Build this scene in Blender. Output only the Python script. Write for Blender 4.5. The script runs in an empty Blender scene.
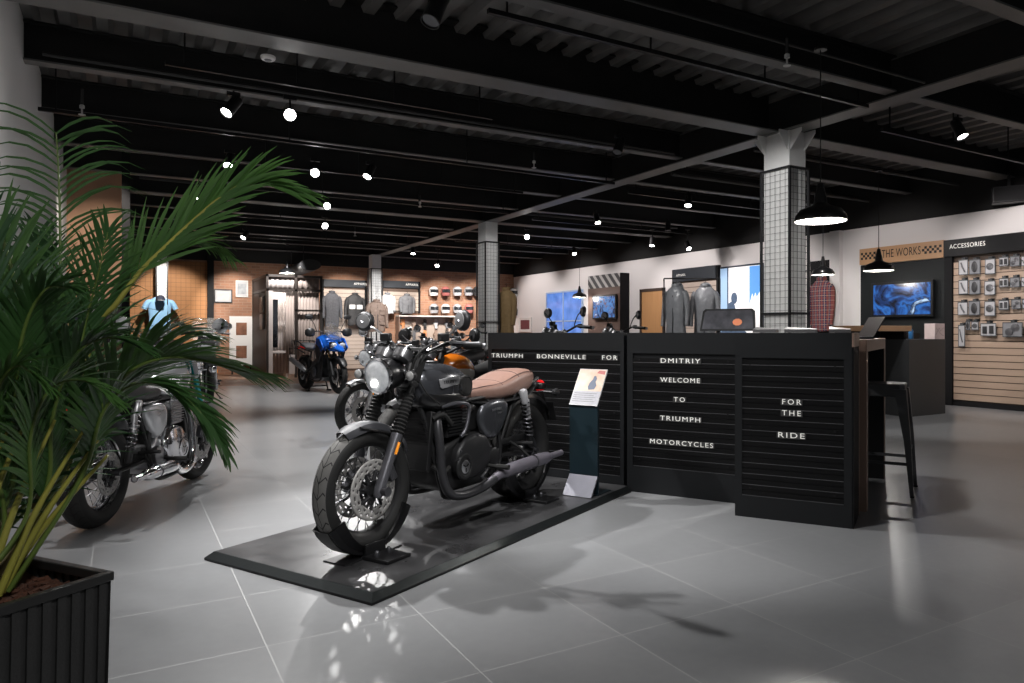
import bpy, bmesh, math, random
from mathutils import Vector, Matrix, Quaternion
PI = math.pi
sin, cos = math.sin, math.cos
rad = math.radians
COL = bpy.context.scene.collection
RNG = random.Random(7)

# ------------------------------------------------------------------ camera geometry (measured from the photograph)
FPX, CX, CY, EYE, YAW = 721.0, 554.5, 332.5, 1.172, rad(30.83)
SY, CYW = sin(YAW), cos(YAW)
def zr(Z, R, h=0.0):
    """depth / sideways distance from the camera -> world"""
    return Vector((Z*SY + R*CYW, Z*CYW - R*SY, h))
def at(px, py, Z):
    return zr(Z, (px-CX)/FPX*Z, EYE + (CY-py)*Z/FPX)
def on_floor(px, py, h=0.0):
    Z = FPX*(EYE-h)/(py-CY)
    return zr(Z, (px-CX)/FPX*Z, h)
def on_h(px, py, h):
    Z = FPX*(h-EYE)/(CY-py)
    return zr(Z, (px-CX)/FPX*Z, h)
def on_x(px, py, X):
    u = (px-CX)/FPX; Z = X/(SY+u*CYW)
    return zr(Z, u*Z, EYE+(CY-py)*Z/FPX)
def on_y(px, py, Y):
    u = (px-CX)/FPX; Z = Y/(CYW-u*SY)
    return zr(Z, u*Z, EYE+(CY-py)*Z/FPX)

# ------------------------------------------------------------------ materials
MATS = {}
def new_mat(name):
    m = bpy.data.materials.new(name); m.use_nodes = True
    nt = m.node_tree; b = nt.nodes['Principled BSDF']
    return m, nt, b
def _v(nt, op, a, b=None, c=None):
    n = nt.nodes.new('ShaderNodeMath'); n.operation = op
    for i, s in enumerate((a, b, c)):
        if s is None: continue
        if isinstance(s, (int, float)): n.inputs[i].default_value = s
        else: nt.links.new(s, n.inputs[i])
    return n.outputs[0]
def _mix(nt, f, a, b, mode='MIX'):
    n = nt.nodes.new('ShaderNodeMix'); n.data_type = 'RGBA'; n.blend_type = mode
    for key, s in ((0, f), (6, a), (7, b)):
        if isinstance(s, (int, float)): n.inputs[key].default_value = s
        elif isinstance(s, tuple): n.inputs[key].default_value = (*s[:3], 1)
        else: nt.links.new(s, n.inputs[key])
    return n.outputs[2]
def _noise(nt, scale, detail=3, coord='Object', vec=None, rough=.5):
    tc = nt.nodes.new('ShaderNodeTexCoord') if vec is None else None
    n = nt.nodes.new('ShaderNodeTexNoise'); n.inputs['Scale'].default_value = scale
    n.inputs['Detail'].default_value = detail; n.inputs['Roughness'].default_value = rough
    nt.links.new(vec if vec is not None else tc.outputs[coord], n.inputs['Vector'])
    return n.outputs[0]
def _bump(nt, b, h, strength=.2, dist=.01):
    n = nt.nodes.new('ShaderNodeBump'); n.inputs['Strength'].default_value = strength; n.inputs['Distance'].default_value = dist
    nt.links.new(h, n.inputs['Height']); nt.links.new(n.outputs[0], b.inputs['Normal'])
def mat(name, col, rough=.5, metal=0, nz=.12, scale=12, bump=0, spec=.5, emit=0, emit_col=None, coat=0, trans=0, alpha=1, sheen=0):
    if name in MATS: return MATS[name]
    m, nt, b = new_mat(name)
    b.inputs['Roughness'].default_value = rough; b.inputs['Metallic'].default_value = metal
    b.inputs['Specular IOR Level'].default_value = spec; b.inputs['Coat Weight'].default_value = coat
    b.inputs['Transmission Weight'].default_value = trans; b.inputs['Alpha'].default_value = alpha
    b.inputs['Sheen Weight'].default_value = sheen
    f = _noise(nt, scale)
    dark = tuple(c*(1-nz) for c in col); lite = tuple(min(1, c*(1+nz)) for c in col)
    nt.links.new(_mix(nt, f, dark, lite), b.inputs['Base Color'])
    if bump: _bump(nt, b, _noise(nt, scale*4 if bump < .4 else scale*.7, 4), bump if bump < .4 else .9, .004 if bump < .4 else .03)
    if emit:
        b.inputs['Emission Color'].default_value = (*(emit_col or col), 1); b.inputs['Emission Strength'].default_value = emit
    MATS[name] = m
    return m
def sw(nt, a, b):
    """object coordinates, two chosen axes as x and y"""
    tc = nt.nodes.new('ShaderNodeTexCoord'); s = nt.nodes.new('ShaderNodeSeparateXYZ'); c = nt.nodes.new('ShaderNodeCombineXYZ')
    nt.links.new(tc.outputs['Object'], s.inputs[0])
    nt.links.new(s.outputs[a], c.inputs[0]); nt.links.new(s.outputs[b], c.inputs[1])
    return c.outputs[0]

# ------------------------------------------------------------------ mesh builder
def frame_of(d, up=Vector((0, 0, 1))):
    d = Vector(d).normalized()
    if abs(d.dot(up)) > .98: up = Vector((1, 0, 0))
    s = d.cross(up).normalized(); u = s.cross(d).normalized()
    return d, s, u
def spline(pts, n=6):
    """Catmull-Rom through the points"""
    P = [Vector(p) for p in pts]
    if len(P) < 3: return P
    out = []
    for i in range(len(P)-1):
        p0 = P[i-1] if i else P[0]*2-P[1]; p1, p2 = P[i], P[i+1]
        p3 = P[i+2] if i+2 < len(P) else P[-1]*2-P[-2]
        for k in range(n):
            t = k/n
            out.append(.5*((2*p1)+(p2-p0)*t+(2*p0-5*p1+4*p2-p3)*t*t+(3*p1-p0-3*p2+p3)*t**3))
    return out+[P[-1]]
class MB:
    def __init__(s): s.v = []; s.f = []; s.uv = {}; s.xf = None; s.mi = []; s.cur = 0
    def add(s, vs, fs, uv=None):
        o = len(s.v); s.v += [Vector(v) for v in vs]
        for k, f in enumerate(fs):
            if uv: s.uv[len(s.f)] = [uv[i] for i in f]
            s.f.append([i+o for i in f]); s.mi.append(s.cur)
        return s
    def box(s, c, size, M=None, taper=1.0):
        c = Vector(c); x, y, z = (Vector(size)/2)
        vs = []
        for k in (-1, 1):
            t = taper if k > 0 else 1
            for a, b in ((-1, -1), (1, -1), (1, 1), (-1, 1)):
                p = Vector((a*x*t, b*y*t, k*z))
                vs.append(c+(M @ p if M else p))
        return s.add(vs, [(3, 2, 1, 0), (4, 5, 6, 7), (0, 1, 5, 4), (1, 2, 6, 5), (2, 3, 7, 6), (3, 0, 4, 7)])
    def bx(s, lo, hi):
        lo, hi = Vector(lo), Vector(hi)
        return s.box((lo+hi)/2, hi-lo)
    def obox(s, o, ax, lo, hi):
        """box in a frame (ax = 3 unit vectors) at o"""
        M = Matrix((ax[0], ax[1], ax[2])).transposed()
        lo, hi = Vector(lo), Vector(hi)
        return s.box(Vector(o)+M @ ((lo+hi)/2), hi-lo, M)
    def rings(s, R, caps=True, closed=True, loop=False):
        n = len(R[0]); o = len(s.v); s.v += [Vector(p) for r in R for p in r]
        m = len(R)
        for i in range(m if loop else m-1):
            j = (i+1) % m
            for k in range(n if closed else n-1):
                k2 = (k+1) % n
                s.f.append([o+i*n+k, o+i*n+k2, o+j*n+k2, o+j*n+k]); s.mi.append(s.cur)
        if caps and not loop and closed:
            s.f.append([o+k for k in range(n)][::-1]); s.f.append([o+(m-1)*n+k for k in range(n)]); s.mi += [s.cur]*2
        return s
    def tube(s, pts, r, n=10, caps=True, sm=0, loop=False, flat=1.0):
        P = spline(pts, sm) if sm else [Vector(p) for p in pts]
        if isinstance(r, (int, float)): rr = [r]*len(P)
        else:
            rr = []
            for i in range(len(P)):
                t = i/(len(P)-1)*(len(r)-1); a = int(min(t, len(r)-2)) if len(r) > 1 else 0
                rr.append(r[a]+(r[min(a+1, len(r)-1)]-r[a])*(t-a))
        R = []; prev = None
        for i, p in enumerate(P):
            if loop: d = P[(i+1) % len(P)]-P[i-1]
            else: d = (P[min(i+1, len(P)-1)]-P[max(i-1, 0)])
            if d.length < 1e-9: d = Vector((0, 0, 1))
            d.normalize()
            if prev is None: _, a, b = frame_of(d)
            else:
                a = (prev-d*prev.dot(d))
                if a.length < 1e-6: _, a, b = frame_of(d)
                a.normalize(); b = d.cross(a) * -1
                b = a.cross(d)
            prev = a
            R.append([p+(a*cos(2*PI*k/n)+b*sin(2*PI*k/n)*flat)*rr[i] for k in range(n)])
        return s.rings(R, caps, True, loop)
    def lathe(s, prof, o=(0, 0, 0), axis=(0, 0, 1), n=24, caps=True, up=Vector((0, 0, 1)), uv=False, sx=1.0):
        """prof: (radius, distance along the axis)"""
        d, a, b = frame_of(axis, up); o = Vector(o)
        if uv:
            vs, us, fs = [], [], []; m = len(prof)
            for i, (r, h) in enumerate(prof):
                for k in range(n+1):
                    t = 2*PI*k/n
                    vs.append(o+d*h+(a*cos(t)+b*sin(t))*r); us.append((k/n, i/(m-1)))
            for i in range(m-1):
                for k in range(n):
                    fs.append((i*(n+1)+k, i*(n+1)+k+1, (i+1)*(n+1)+k+1, (i+1)*(n+1)+k))
            return s.add(vs, fs, us)
        return s.rings([[o+d*h+(a*cos(2*PI*k/n)*sx+b*sin(2*PI*k/n))*max(r, 1e-4) for k in range(n)] for r, h in prof], caps)
    def ell(s, c, r, n=16, m=10, M=None, e=1.0):
        c = Vector(c); R = []
        for i in range(m+1):
            p = -PI/2+PI*i/m
            ring = []
            for k in range(n):
                t = 2*PI*k/n
                q = Vector((r[0]*max(cos(p), 1e-3)*cos(t), r[1]*max(cos(p), 1e-3)*sin(t), r[2]*sin(p)))
                ring.append(c+(M @ q if M else q))
            R.append(ring)
        return s.rings(R, True)
    def prism(s, out, lo, hi, plane='xz'):
        """polygon (two coords) extruded along the third axis"""
        f = {'xz': lambda a, b, t: (a, t, b), 'xy': lambda a, b, t: (a, b, t), 'yz': lambda a, b, t: (t, a, b)}[plane]
        n = len(out)
        vs = [f(a, b, lo) for a, b in out]+[f(a, b, hi) for a, b in out]
        return s.add(vs, [tuple(range(n))[::-1], tuple(range(n, 2*n))]+[(k, (k+1) % n, n+(k+1) % n, n+k) for k in range(n)])
    def loft(s, sec, n=20, e=2.5, axis='x', y0=0):
        """sections (x, half width, z bottom, z top[, exponent]) of superellipses along x"""
        R = []
        for q in sec:
            x, hw, zb, zt = q[:4]; ee = q[4] if len(q) > 4 else e
            zc, hz = (zb+zt)/2, (zt-zb)/2; ring = []
            for k in range(n):
                t = 2*PI*k/n; c_, s_ = cos(t), sin(t)
                ring.append((x, y0+hw*math.copysign(abs(c_)**(2/ee), c_), zc+hz*math.copysign(abs(s_)**(2/ee), s_)))
            R.append(ring)
        return s.rings(R, True)
    def quad(s, a, b, c, d): return s.add([a, b, c, d], [(0, 1, 2, 3)])
    def coil(s, a, b, R, r, turns, n=6, step=12):
        a, b = Vector(a), Vector(b); d, u, w = frame_of(b-a); L = (b-a).length; N = int(turns*step)
        return s.tube([a+d*L*i/N+(u*cos(2*PI*i/step)+w*sin(2*PI*i/step))*R for i in range(N+1)], r, n)
    def build(s, name, m, parent=None, smooth=38, bevel=0, loc=None, rotz=0, subd=0, seg=2):
        me = bpy.data.meshes.new(name)
        V = [s.xf @ v for v in s.v] if s.xf else s.v
        me.from_pydata([tuple(v) for v in V], [], s.f)
        if s.uv:
            ul = me.uv_layers.new(name='UVMap')
            for p in me.polygons:
                if p.index in s.uv:
                    for li, u in zip(p.loop_indices, s.uv[p.index]): ul.data[li].uv = u
        bm = bmesh.new(); bm.from_mesh(me)
        if not s.uv: bmesh.ops.recalc_face_normals(bm, faces=bm.faces)
        bm.to_mesh(me); bm.free()
        ms = m if isinstance(m, (list, tuple)) else [m]
        for x in ms: me.materials.append(x)
        if len(ms) > 1:
            for p, k in zip(me.polygons, s.mi): p.material_index = k
        if smooth:
            for p in me.polygons: p.use_smooth = True
            me.set_sharp_from_angle(angle=rad(smooth))
        o = bpy.data.objects.new(name, me); COL.objects.link(o)
        if parent is not None: o.parent = parent
        if loc is not None: o.location = loc
        if rotz: o.rotation_euler = (0, 0, rotz)
        if bevel:
            b = o.modifiers.new('bevel', 'BEVEL'); b.width = bevel; b.segments = seg; b.limit_method = 'ANGLE'; b.angle_limit = rad(40)
        if subd:
            b = o.modifiers.new('subd', 'SUBSURF'); b.levels = b.render_levels = subd
        return o
def tag(o, label, cat, group=None):
    o['label'] = label; o['category'] = cat
    if group: o['group'] = group
    return o
def thing(name, label, cat, loc=(0, 0, 0), rotz=0, group=None):
    o = bpy.data.objects.new(name, None); COL.objects.link(o); o.location = loc; o.rotation_euler = (0, 0, rotz)
    o.empty_display_size = .1
    return tag(o, label, cat, group)
def struct(o):
    o['kind'] = 'structure'; return o
def kids(o): return [c for c in COL.objects if c.parent == o]
def dup(root, loc, rotz, label=None, group=None, scale=None):
    r = root.copy(); COL.objects.link(r); r.location = loc; r.rotation_euler = (0, 0, rotz)
    if label: r['label'] = label
    if group: r['group'] = group
    if scale: r.scale = scale
    for ch in kids(root):
        c = ch.copy(); COL.objects.link(c); c.parent = r
        for g in kids(ch):
            d = g.copy(); COL.objects.link(d); d.parent = c
    return r
def text(name, body, o, ux, uy, size, m, parent=None, space=1.0, ext=.001, align='CENTER', fit=None):
    """flat lettering whose writing runs along ux, upright along uy"""
    cu = bpy.data.curves.new(name, 'FONT'); cu.body = body; cu.size = size; cu.space_character = space
    cu.extrude = ext; cu.align_x = align; cu.align_y = 'CENTER'; cu.resolution_u = 3
    cu.materials.append(m)
    ob = bpy.data.objects.new(name, cu); COL.objects.link(ob)
    ux, uy = Vector(ux).normalized(), Vector(uy).normalized(); n = ux.cross(uy)
    M = Matrix((ux, uy, n)).transposed().to_4x4(); M.translation = Vector(o)
    if fit:
        bpy.context.view_layer.update(); w = ob.dimensions.x
        if w > 0: M = M @ Matrix.Diagonal((fit/w, 1, 1, 1))
    bpy.context.view_layer.update()
    me = bpy.data.meshes.new_from_object(ob.evaluated_get(bpy.context.evaluated_depsgraph_get()))
    bpy.data.objects.remove(ob); me.name = name
    me.transform(M)
    if not me.materials: me.materials.append(m)
    o2 = bpy.data.objects.new(name, me); COL.objects.link(o2)
    if parent is not None: o2.parent = parent
    return o2

# common materials
BLACK = mat('black satin paint', (.009, .009, .010), .42, spec=.3)
BLACKM = mat('black matt paint', (.010, .010, .011), .7, spec=.2)
STEEL_D = mat('dark beam paint', (.022, .022, .023), .55, nz=.3, scale=3)
CHROME = mat('chrome', (.72, .72, .74), .10, 1, nz=.04)
ALU = mat('brushed aluminium', (.50, .50, .52), .32, 1, nz=.1)
ALUD = mat('dark grey metal', (.10, .10, .11), .38, .8)
RUBBER = mat('black rubber', (.012, .012, .012), .75)
WHITE = mat('white paint', (.78, .77, .76), .6, nz=.04, scale=2)
# ------------------------------------------------------------------ setting
XL, XR, YF, HB, HD = -.75, 11.5, 22.0, 3.5, 3.98
def floor_mat():
    m, nt, b = new_mat('grey porcelain tiles')
    v = sw(nt, 0, 1)
    mp = nt.nodes.new('ShaderNodeMapping'); nt.links.new(v, mp.inputs[0])
    mp.inputs['Location'].default_value = (-2.857, -2.266, 0)
    br = nt.nodes.new('ShaderNodeTexBrick'); br.offset = 0; br.squash = 1
    nt.links.new(mp.outputs[0], br.inputs['Vector'])
    br.inputs['Color1'].default_value = (.205, .210, .219, 1); br.inputs['Color2'].default_value = (.245, .250, .259, 1)
    br.inputs['Mortar'].default_value = (.40, .40, .40, 1)
    br.inputs['Scale'].default_value = 1; br.inputs['Mortar Size'].default_value = .0026; br.inputs['Mortar Smooth'].default_value = .2
    br.inputs['Brick Width'].default_value = .6; br.inputs['Row Height'].default_value = .6; br.inputs['Bias'].default_value = 0
    n1 = _noise(nt, 1.3, 5, vec=v); n2 = _noise(nt, 22, 4, vec=v)
    c = _mix(nt, .30, br.outputs[0], _mix(nt, n1, (.13, .133, .139), (.37, .374, .382)))
    c = _mix(nt, .10, c, _mix(nt, n2, (.1, .1, .1), (.42, .42, .42)))
    nt.links.new(c, b.inputs['Base Color'])
    r = _v(nt, 'MULTIPLY_ADD', n1, .02, .27); r = _v(nt, 'ADD', r, _v(nt, 'MULTIPLY', br.outputs[1], .3))
    nt.links.new(r, b.inputs['Roughness']); b.inputs['Specular IOR Level'].default_value = .55
    _bump(nt, b, _v(nt, 'SUBTRACT', 1, br.outputs[1]), .10, .002)
    return m
def brick_mat(a=0, b_=2, name='old brick'):
    m, nt, b = new_mat(name)
    v = sw(nt, a, b_)
    br = nt.nodes.new('ShaderNodeTexBrick'); nt.links.new(v, br.inputs['Vector'])
    br.inputs['Color1'].default_value = (.42, .19, .105, 1); br.inputs['Color2'].default_value = (.20, .082, .05, 1)
    br.inputs['Mortar'].default_value = (.33, .25, .19, 1); br.inputs['Scale'].default_value = 1
    br.inputs['Mortar Size'].default_value = .007; br.inputs['Brick Width'].default_value = .23; br.inputs['Row Height'].default_value = .075
    n1 = _noise(nt, 7, 5, vec=v); n3 = _noise(nt, 1.4, 3, vec=v)
    c = _mix(nt, n1, br.outputs[0], _mix(nt, n3, (.11, .05, .032), (.58, .35, .23)))
    nt.links.new(c, b.inputs['Base Color']); b.inputs['Roughness'].default_value = .85
    _bump(nt, b, _v(nt, 'SUBTRACT', _v(nt, 'MULTIPLY', n1, .5), br.outputs[1]), .5, .01)
    return m
def planks_mat(name, a, b_, w, h, c1, c2, rough=.45, mort=.002):
    m, nt, b = new_mat(name); v = sw(nt, a, b_)
    br = nt.nodes.new('ShaderNodeTexBrick'); nt.links.new(v, br.inputs['Vector'])
    br.inputs['Color1'].default_value = (*c1, 1); br.inputs['Color2'].default_value = (*c2, 1)
    br.inputs['Mortar'].default_value = (*(x*.25 for x in c2), 1); br.inputs['Scale'].default_value = 1; br.inputs['Mortar Size'].default_value = mort
    br.inputs['Brick Width'].default_value = w; br.inputs['Row Height'].default_value = h
    mp = nt.nodes.new('ShaderNodeMapping'); nt.links.new(v, mp.inputs[0]); mp.inputs['Scale'].default_value = (2, 30, 1)
    n = _noise(nt, 2, 4, vec=mp.outputs[0])
    nt.links.new(_mix(nt, .35, br.outputs[0], _mix(nt, n, tuple(x*.5 for x in c2), tuple(min(1, x*1.3) for x in c1))), b.inputs['Base Color'])
    b.inputs['Roughness'].default_value = rough
    return m
def wood_mat(name, c1, c2, ax=0, rough=.45):
    m, nt, b = new_mat(name)
    tc = nt.nodes.new('ShaderNodeTexCoord'); mp = nt.nodes.new('ShaderNodeMapping'); nt.links.new(tc.outputs['Object'], mp.inputs[0])
    sc = [26, 26, 26]; sc[ax] = 1.6; mp.inputs['Scale'].default_value = sc
    n = _noise(nt, 1.0, 5, vec=mp.outputs[0], rough=.65)
    nt.links.new(_mix(nt, n, c2, c1), b.inputs['Base Color']); b.inputs['Roughness'].default_value = rough
    return m
PLASTER = mat('white plaster', (.74, .71, .70), .8, nz=.03, scale=1.2, bump=.02)
PLASTER_L = mat('pale grey plaster', (.60, .59, .585), .8, nz=.04, scale=1.2, bump=.02)
OAK = wood_mat('light oak', (.48, .31, .20), (.36, .215, .13), 0)
OAKY = wood_mat('light oak lengthways', (.50, .37, .28), (.40, .29, .215), 1)
WALNUT = wood_mat('brown laminate', (.30, .20, .155), (.21, .135, .10), 2)
NIGHT = mat('deep black paint', (.006, .006, .006), .8)
DOORWOOD = wood_mat('honey wood', (.55, .30, .13), (.40, .20, .08), 2)

struct(MB().bx((-4, -4.2, -.1), (XR+.2, 17.2, 0)).build('floor', floor_mat(), smooth=0))
struct(MB().bx((-4, 17.2, -.1), (XR+.2, YF+.2, 0)).build('floor_timber', planks_mat('oak boards', 0, 1, 1.2, .14, (.42, .25, .16), (.33, .185, .115)), smooth=0))
struct(MB().bx((XL-.2, -4.2, 0), (XL, 13.2, HD)).build('wall_side', PLASTER_L, smooth=0))
struct(MB().bx((XR, -4.2, 0), (XR+.2, YF+.2, 3.07)).build('wall_showroom', PLASTER, smooth=0))
struct(MB().bx((XR-.02, -4.2, 3.07), (XR+.2, YF+.2, HD)).build('trim_1', NIGHT, smooth=0))
struct(MB().bx((-4, YF, 0), (XR, YF+.2, 3.16)).build('wall_brick', brick_mat(), smooth=0))
struct(MB().bx((-4, YF-.02, 3.16), (XR-.02, YF+.2, HD)).build('trim_2', NIGHT, smooth=0))
TANWALL = brick_mat(0, 2, 'sandy brick')
struct(MB().bx((-3.6, 13.2, 0), (.04, 13.35, HD)).build('wall_stub', mat('lit tan plaster', (.46, .27, .17), .8, nz=.2, scale=3), smooth=0))
struct(MB().bx((-.03, 11.62, 0), (.07, 11.72, HD)).build('trim_3', BLACKM, smooth=0))
# pilaster on the showroom wall beside the workshop corner
p = on_x(833, 300, XR)
struct(MB().bx((XR-.10, p.y-.22, 0), (XR, p.y, 3.07)).build('trim_4', PLASTER, smooth=0))
struct(MB().bx((XR-.03, 4.2, 0), (XR, 6.8, .10)).build('baseboard_showroom', BLACKM, smooth=0))
struct(MB().bx((XR-.012, p.y, 0), (XR, 13.7, .09)).build('baseboard_rear', BLACKM, smooth=0))
# brick wall dressing: ochre mesh screen and a black post
q0, q1 = on_y(125, 330, YF), on_y(207, 330, YF)
m, nt, b = new_mat('ochre screen'); v = sw(nt, 0, 2)
br = nt.nodes.new('ShaderNodeTexBrick'); br.offset = 0; nt.links.new(v, br.inputs['Vector'])
br.inputs['Scale'].default_value = 1; br.inputs['Brick Width'].default_value = .12; br.inputs['Row Height'].default_value = .12; br.inputs['Mortar Size'].default_value = .005
br.inputs['Color1'].default_value = (.34, .155, .055, 1); br.inputs['Color2'].default_value = (.32, .145, .05, 1); br.inputs['Mortar'].default_value = (.16, .075, .03, 1)
nt.links.new(br.outputs[0], b.inputs['Base Color']); b.inputs['Roughness'].default_value = .7
struct(MB().bx((q0.x-.6, YF-.06, 0), (q1.x, YF, 3.1)).build('wall_screen', m, smooth=0))
struct(MB().bx((q1.x, YF-.14, 0), (q1.x+.16, YF, 3.3)).build('trim_5', BLACKM, smooth=0))

# corrugated steel deck
def deck_mat():
    m, nt, b = new_mat('corrugated deck'); n = _noise(nt, 2.2, 4)
    nt.links.new(_mix(nt, n, (.085, .082, .080), (.22, .215, .21)), b.inputs['Base Color'])
    b.inputs['Roughness'].default_value = .55; b.inputs['Metallic'].default_value = .2
    return m
mb = MB(); prof = []; x = -4.0
while x < XR+.2:
    prof += [(x, HD), (x+.11, HD), (x+.15, HD-.085), (x+.24, HD-.085)]; x += .28
a = [(px_, -4.2, z) for px_, z in prof]; b2 = [(px_, YF+.2, z) for px_, z in prof]
n = len(prof)
mb.add(a+b2, [(k, k+1, n+k+1, n+k) for k in range(n-1)])
mb.bx((-4, -4.2, HD+.02), (XR+.2, YF+.2, HD+.06))
struct(mb.build('ceiling', deck_mat(), smooth=0))

def ibeam(p0, p1, w, zb, zt, tf=.016, tw=.012, tilt=0):
    """I section between two floor points"""
    p0, p1 = Vector(p0), Vector(p1); d = (p1-p0); L = d.length; d.normalize(); s = Vector((-d.y, d.x, 0)); up = Vector((0, 0, 1))
    mb = MB(); ax = (d, s, up)
    mb.cur = 1; mb.obox(p0, ax, (0, -w/2, zb), (L, w/2, zb+tf)); mb.cur = 0; mb.obox(p0, ax, (0, -w/2, zt-tf), (L, w/2, zt)).obox(p0, ax, (0, -tw/2, zb+tf), (L, tw/2, zt-tf))
    return mb
BEAM = [mat('black beam steel', (.022, .022, .022), .6, nz=.35, scale=2.5, spec=.2), mat('painted-light beam flange', (.15, .148, .145), .5, nz=.3, scale=2.5)]  # lower flange paler than the web: bounced light put into its colour
GX = 6.62
# main beams (columns' rows) and joists, as measured where they meet the side wall and the girder
for k in range(-3, 11):
    y = 5.98+1.575*k
    main = k in (0, 5, 10)
    w = .27 if main else .13
    zb = HB if main else HB+.03
    yl, yr = y+.2, y
    if y > 13.0: yl = y
    struct(ibeam((XL-(.0 if y < 13 else 2.6), yl, 0), (GX-.13, yr, 0), w, zb, HD-.02 if main else HD-.1).build('ceiling_beam', BEAM, smooth=0))
    struct(ibeam((GX+.13, yr, 0), (XR, yr-.1, 0), w, zb, HD-.02 if main else HD-.1).build('ceiling_beam', BEAM, smooth=0))
struct(ibeam((GX, -4.2, 0), (GX, YF, 0), .26, HB-.01, HD).build('ceiling_beam', BEAM, smooth=0))
# lighting tracks and conduits
for y, x0, x1, z in ((7.0, .3, 3.4, 3.46), (8.95, XL, 6.4, 3.42), (10.4, 1.5, 5.6, 3.44), (12.2, 1.0, 6.3, 3.42), (15.2, .8, 6.3, 3.42), (18.3, .5, 6.3, 3.42), (4.6, 2.2, 6.4, 3.42), (5.0, 7.2, 11.2, 3.40), (9.4, 7.0, 11.2, 3.42), (12.6, 7.0, 11.2, 3.42), (16.5, 7.0, 11.2, 3.42)):
    struct(MB().bx((x0, y-.018, z), (x1, y+.018, z+.035)).build('ceiling_track', BLACK, smooth=0))
    mb = MB()
    for i in range(4):
        xx = x0+.15+(x1-x0-.3)*i/3
        mb.bx((xx-.006, y-.006, z+.035), (xx+.006, y+.006, HD-.05))
    struct(mb.build('ceiling_track_hanger_panel', BLACK, smooth=0))
for y, x0, x1, z, r in ((7.55, -.6, 6.3, 3.56, .02), (10.9, -.6, 6.3, 3.55, .025), (13.0, .2, 11, 3.6, .03), (4.1, 1.0, 6.4, 3.50, .012), (6.6, 6.9, 11.3, 3.50, .022), (8.2, 6.9, 11.3, 3.50, .03)):
    struct(MB().tube([(x0, y, z), (x1, y-.1, z)], r, 8).build('ceiling_conduit_segment', STEEL_D))

# columns: white steel post, haunch plates, black mesh cage
CONC = mat('white column paint', (.80, .80, .79), .6, nz=.05)
CAGE = mat('black cage steel', (.02, .02, .022), .4)
def column(cx, cy, sx, sy, zc=3.08, cell=.075, bracket=True):
    x0, x1, y0, y1 = cx-sx/2, cx+sx/2, cy-sy/2, cy+sy/2
    root = struct(MB().bx((x0+.035, y0+.035, 0), (x1-.035, y1-.035, HB-.01)).build('column', CONC, smooth=0))
    mb = MB()
    t = .012
    for xx in (x0+.05, x1-.05-t):      # haunch plates towards the girder
        mb.prism([(y0+.06, zc+.03), (y0+.06, zc+.16), (y0-.12, HB-.05), (y0-.12, HB-.012), (y1+.12, HB-.012), (y1+.12, HB-.05), (y1-.06, zc+.16), (y1-.06, zc+.03)], xx-.001, xx+t, 'yz')
    for yy in (y0+.06, y1-.06-t):
        mb.prism([(x0+.05, zc+.03), (x0+.05, zc+.16), (x0-.10, HB-.05), (x0-.10, HB-.012), (x1+.10, HB-.012), (x1+.10, HB-.05), (x1-.05, zc+.16), (x1-.05, zc+.03)], yy-.001, yy+t, 'xz')
    if bracket: mb.build('bracket_plate', CONC, root, smooth=0)
    fr = MB()
    for xx in (x0, x1-.025):
        for yy in (y0, y1-.025):
            fr.bx((xx, yy, 0), (xx+.025, yy+.025, zc))
    for z in (.02, 1.38, zc-.025):
        fr.bx((x0, y0, z), (x1, y0+.022, z+.025)).bx((x0, y1-.022, z), (x1, y1, z+.025)).bx((x0, y0, z), (x0+.022, y1, z+.025)).bx((x1-.022, y0, z), (x1, y1, z+.025))
    fr.build('cage_frame', CAGE, root, smooth=0)
    me = MB(); w = .0032
    nz = int(zc/cell)
    for i in range(1, nz):
        z = i*cell
        for yy in (y0+.01, y1-.01): me.bx((x0, yy-w/2, z-w/2), (x1, yy+w/2, z+w/2))
        for xx in (x0+.01, x1-.01): me.bx((xx-w/2, y0, z-w/2), (xx+w/2, y1, z+w/2))
    k = max(2, round(sx/cell))
    for i in range(1, k):
        xx = x0+sx*i/k
        for yy in (y0+.01, y1-.01): me.bx((xx-w/2, yy-w/2, 0), (xx+w/2, yy+w/2, zc))
    k = max(2, round(sy/cell))
    for i in range(1, k):
        yy = y0+sy*i/k
        for xx in (x0+.01, x1-.01): me.bx((xx-w/2, yy-w/2, 0), (xx+w/2, yy+w/2, zc))
    me.build('wire_mesh', CAGE, root, smooth=0)
    return root
column(6.667, 5.893, .34, .45)
column(6.62, 13.85, .34, .45, bracket=False)
column(6.45, 21.3, .34, .40, bracket=False)
cb = column(.85, 21.6, .28, .3, bracket=False)
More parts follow.
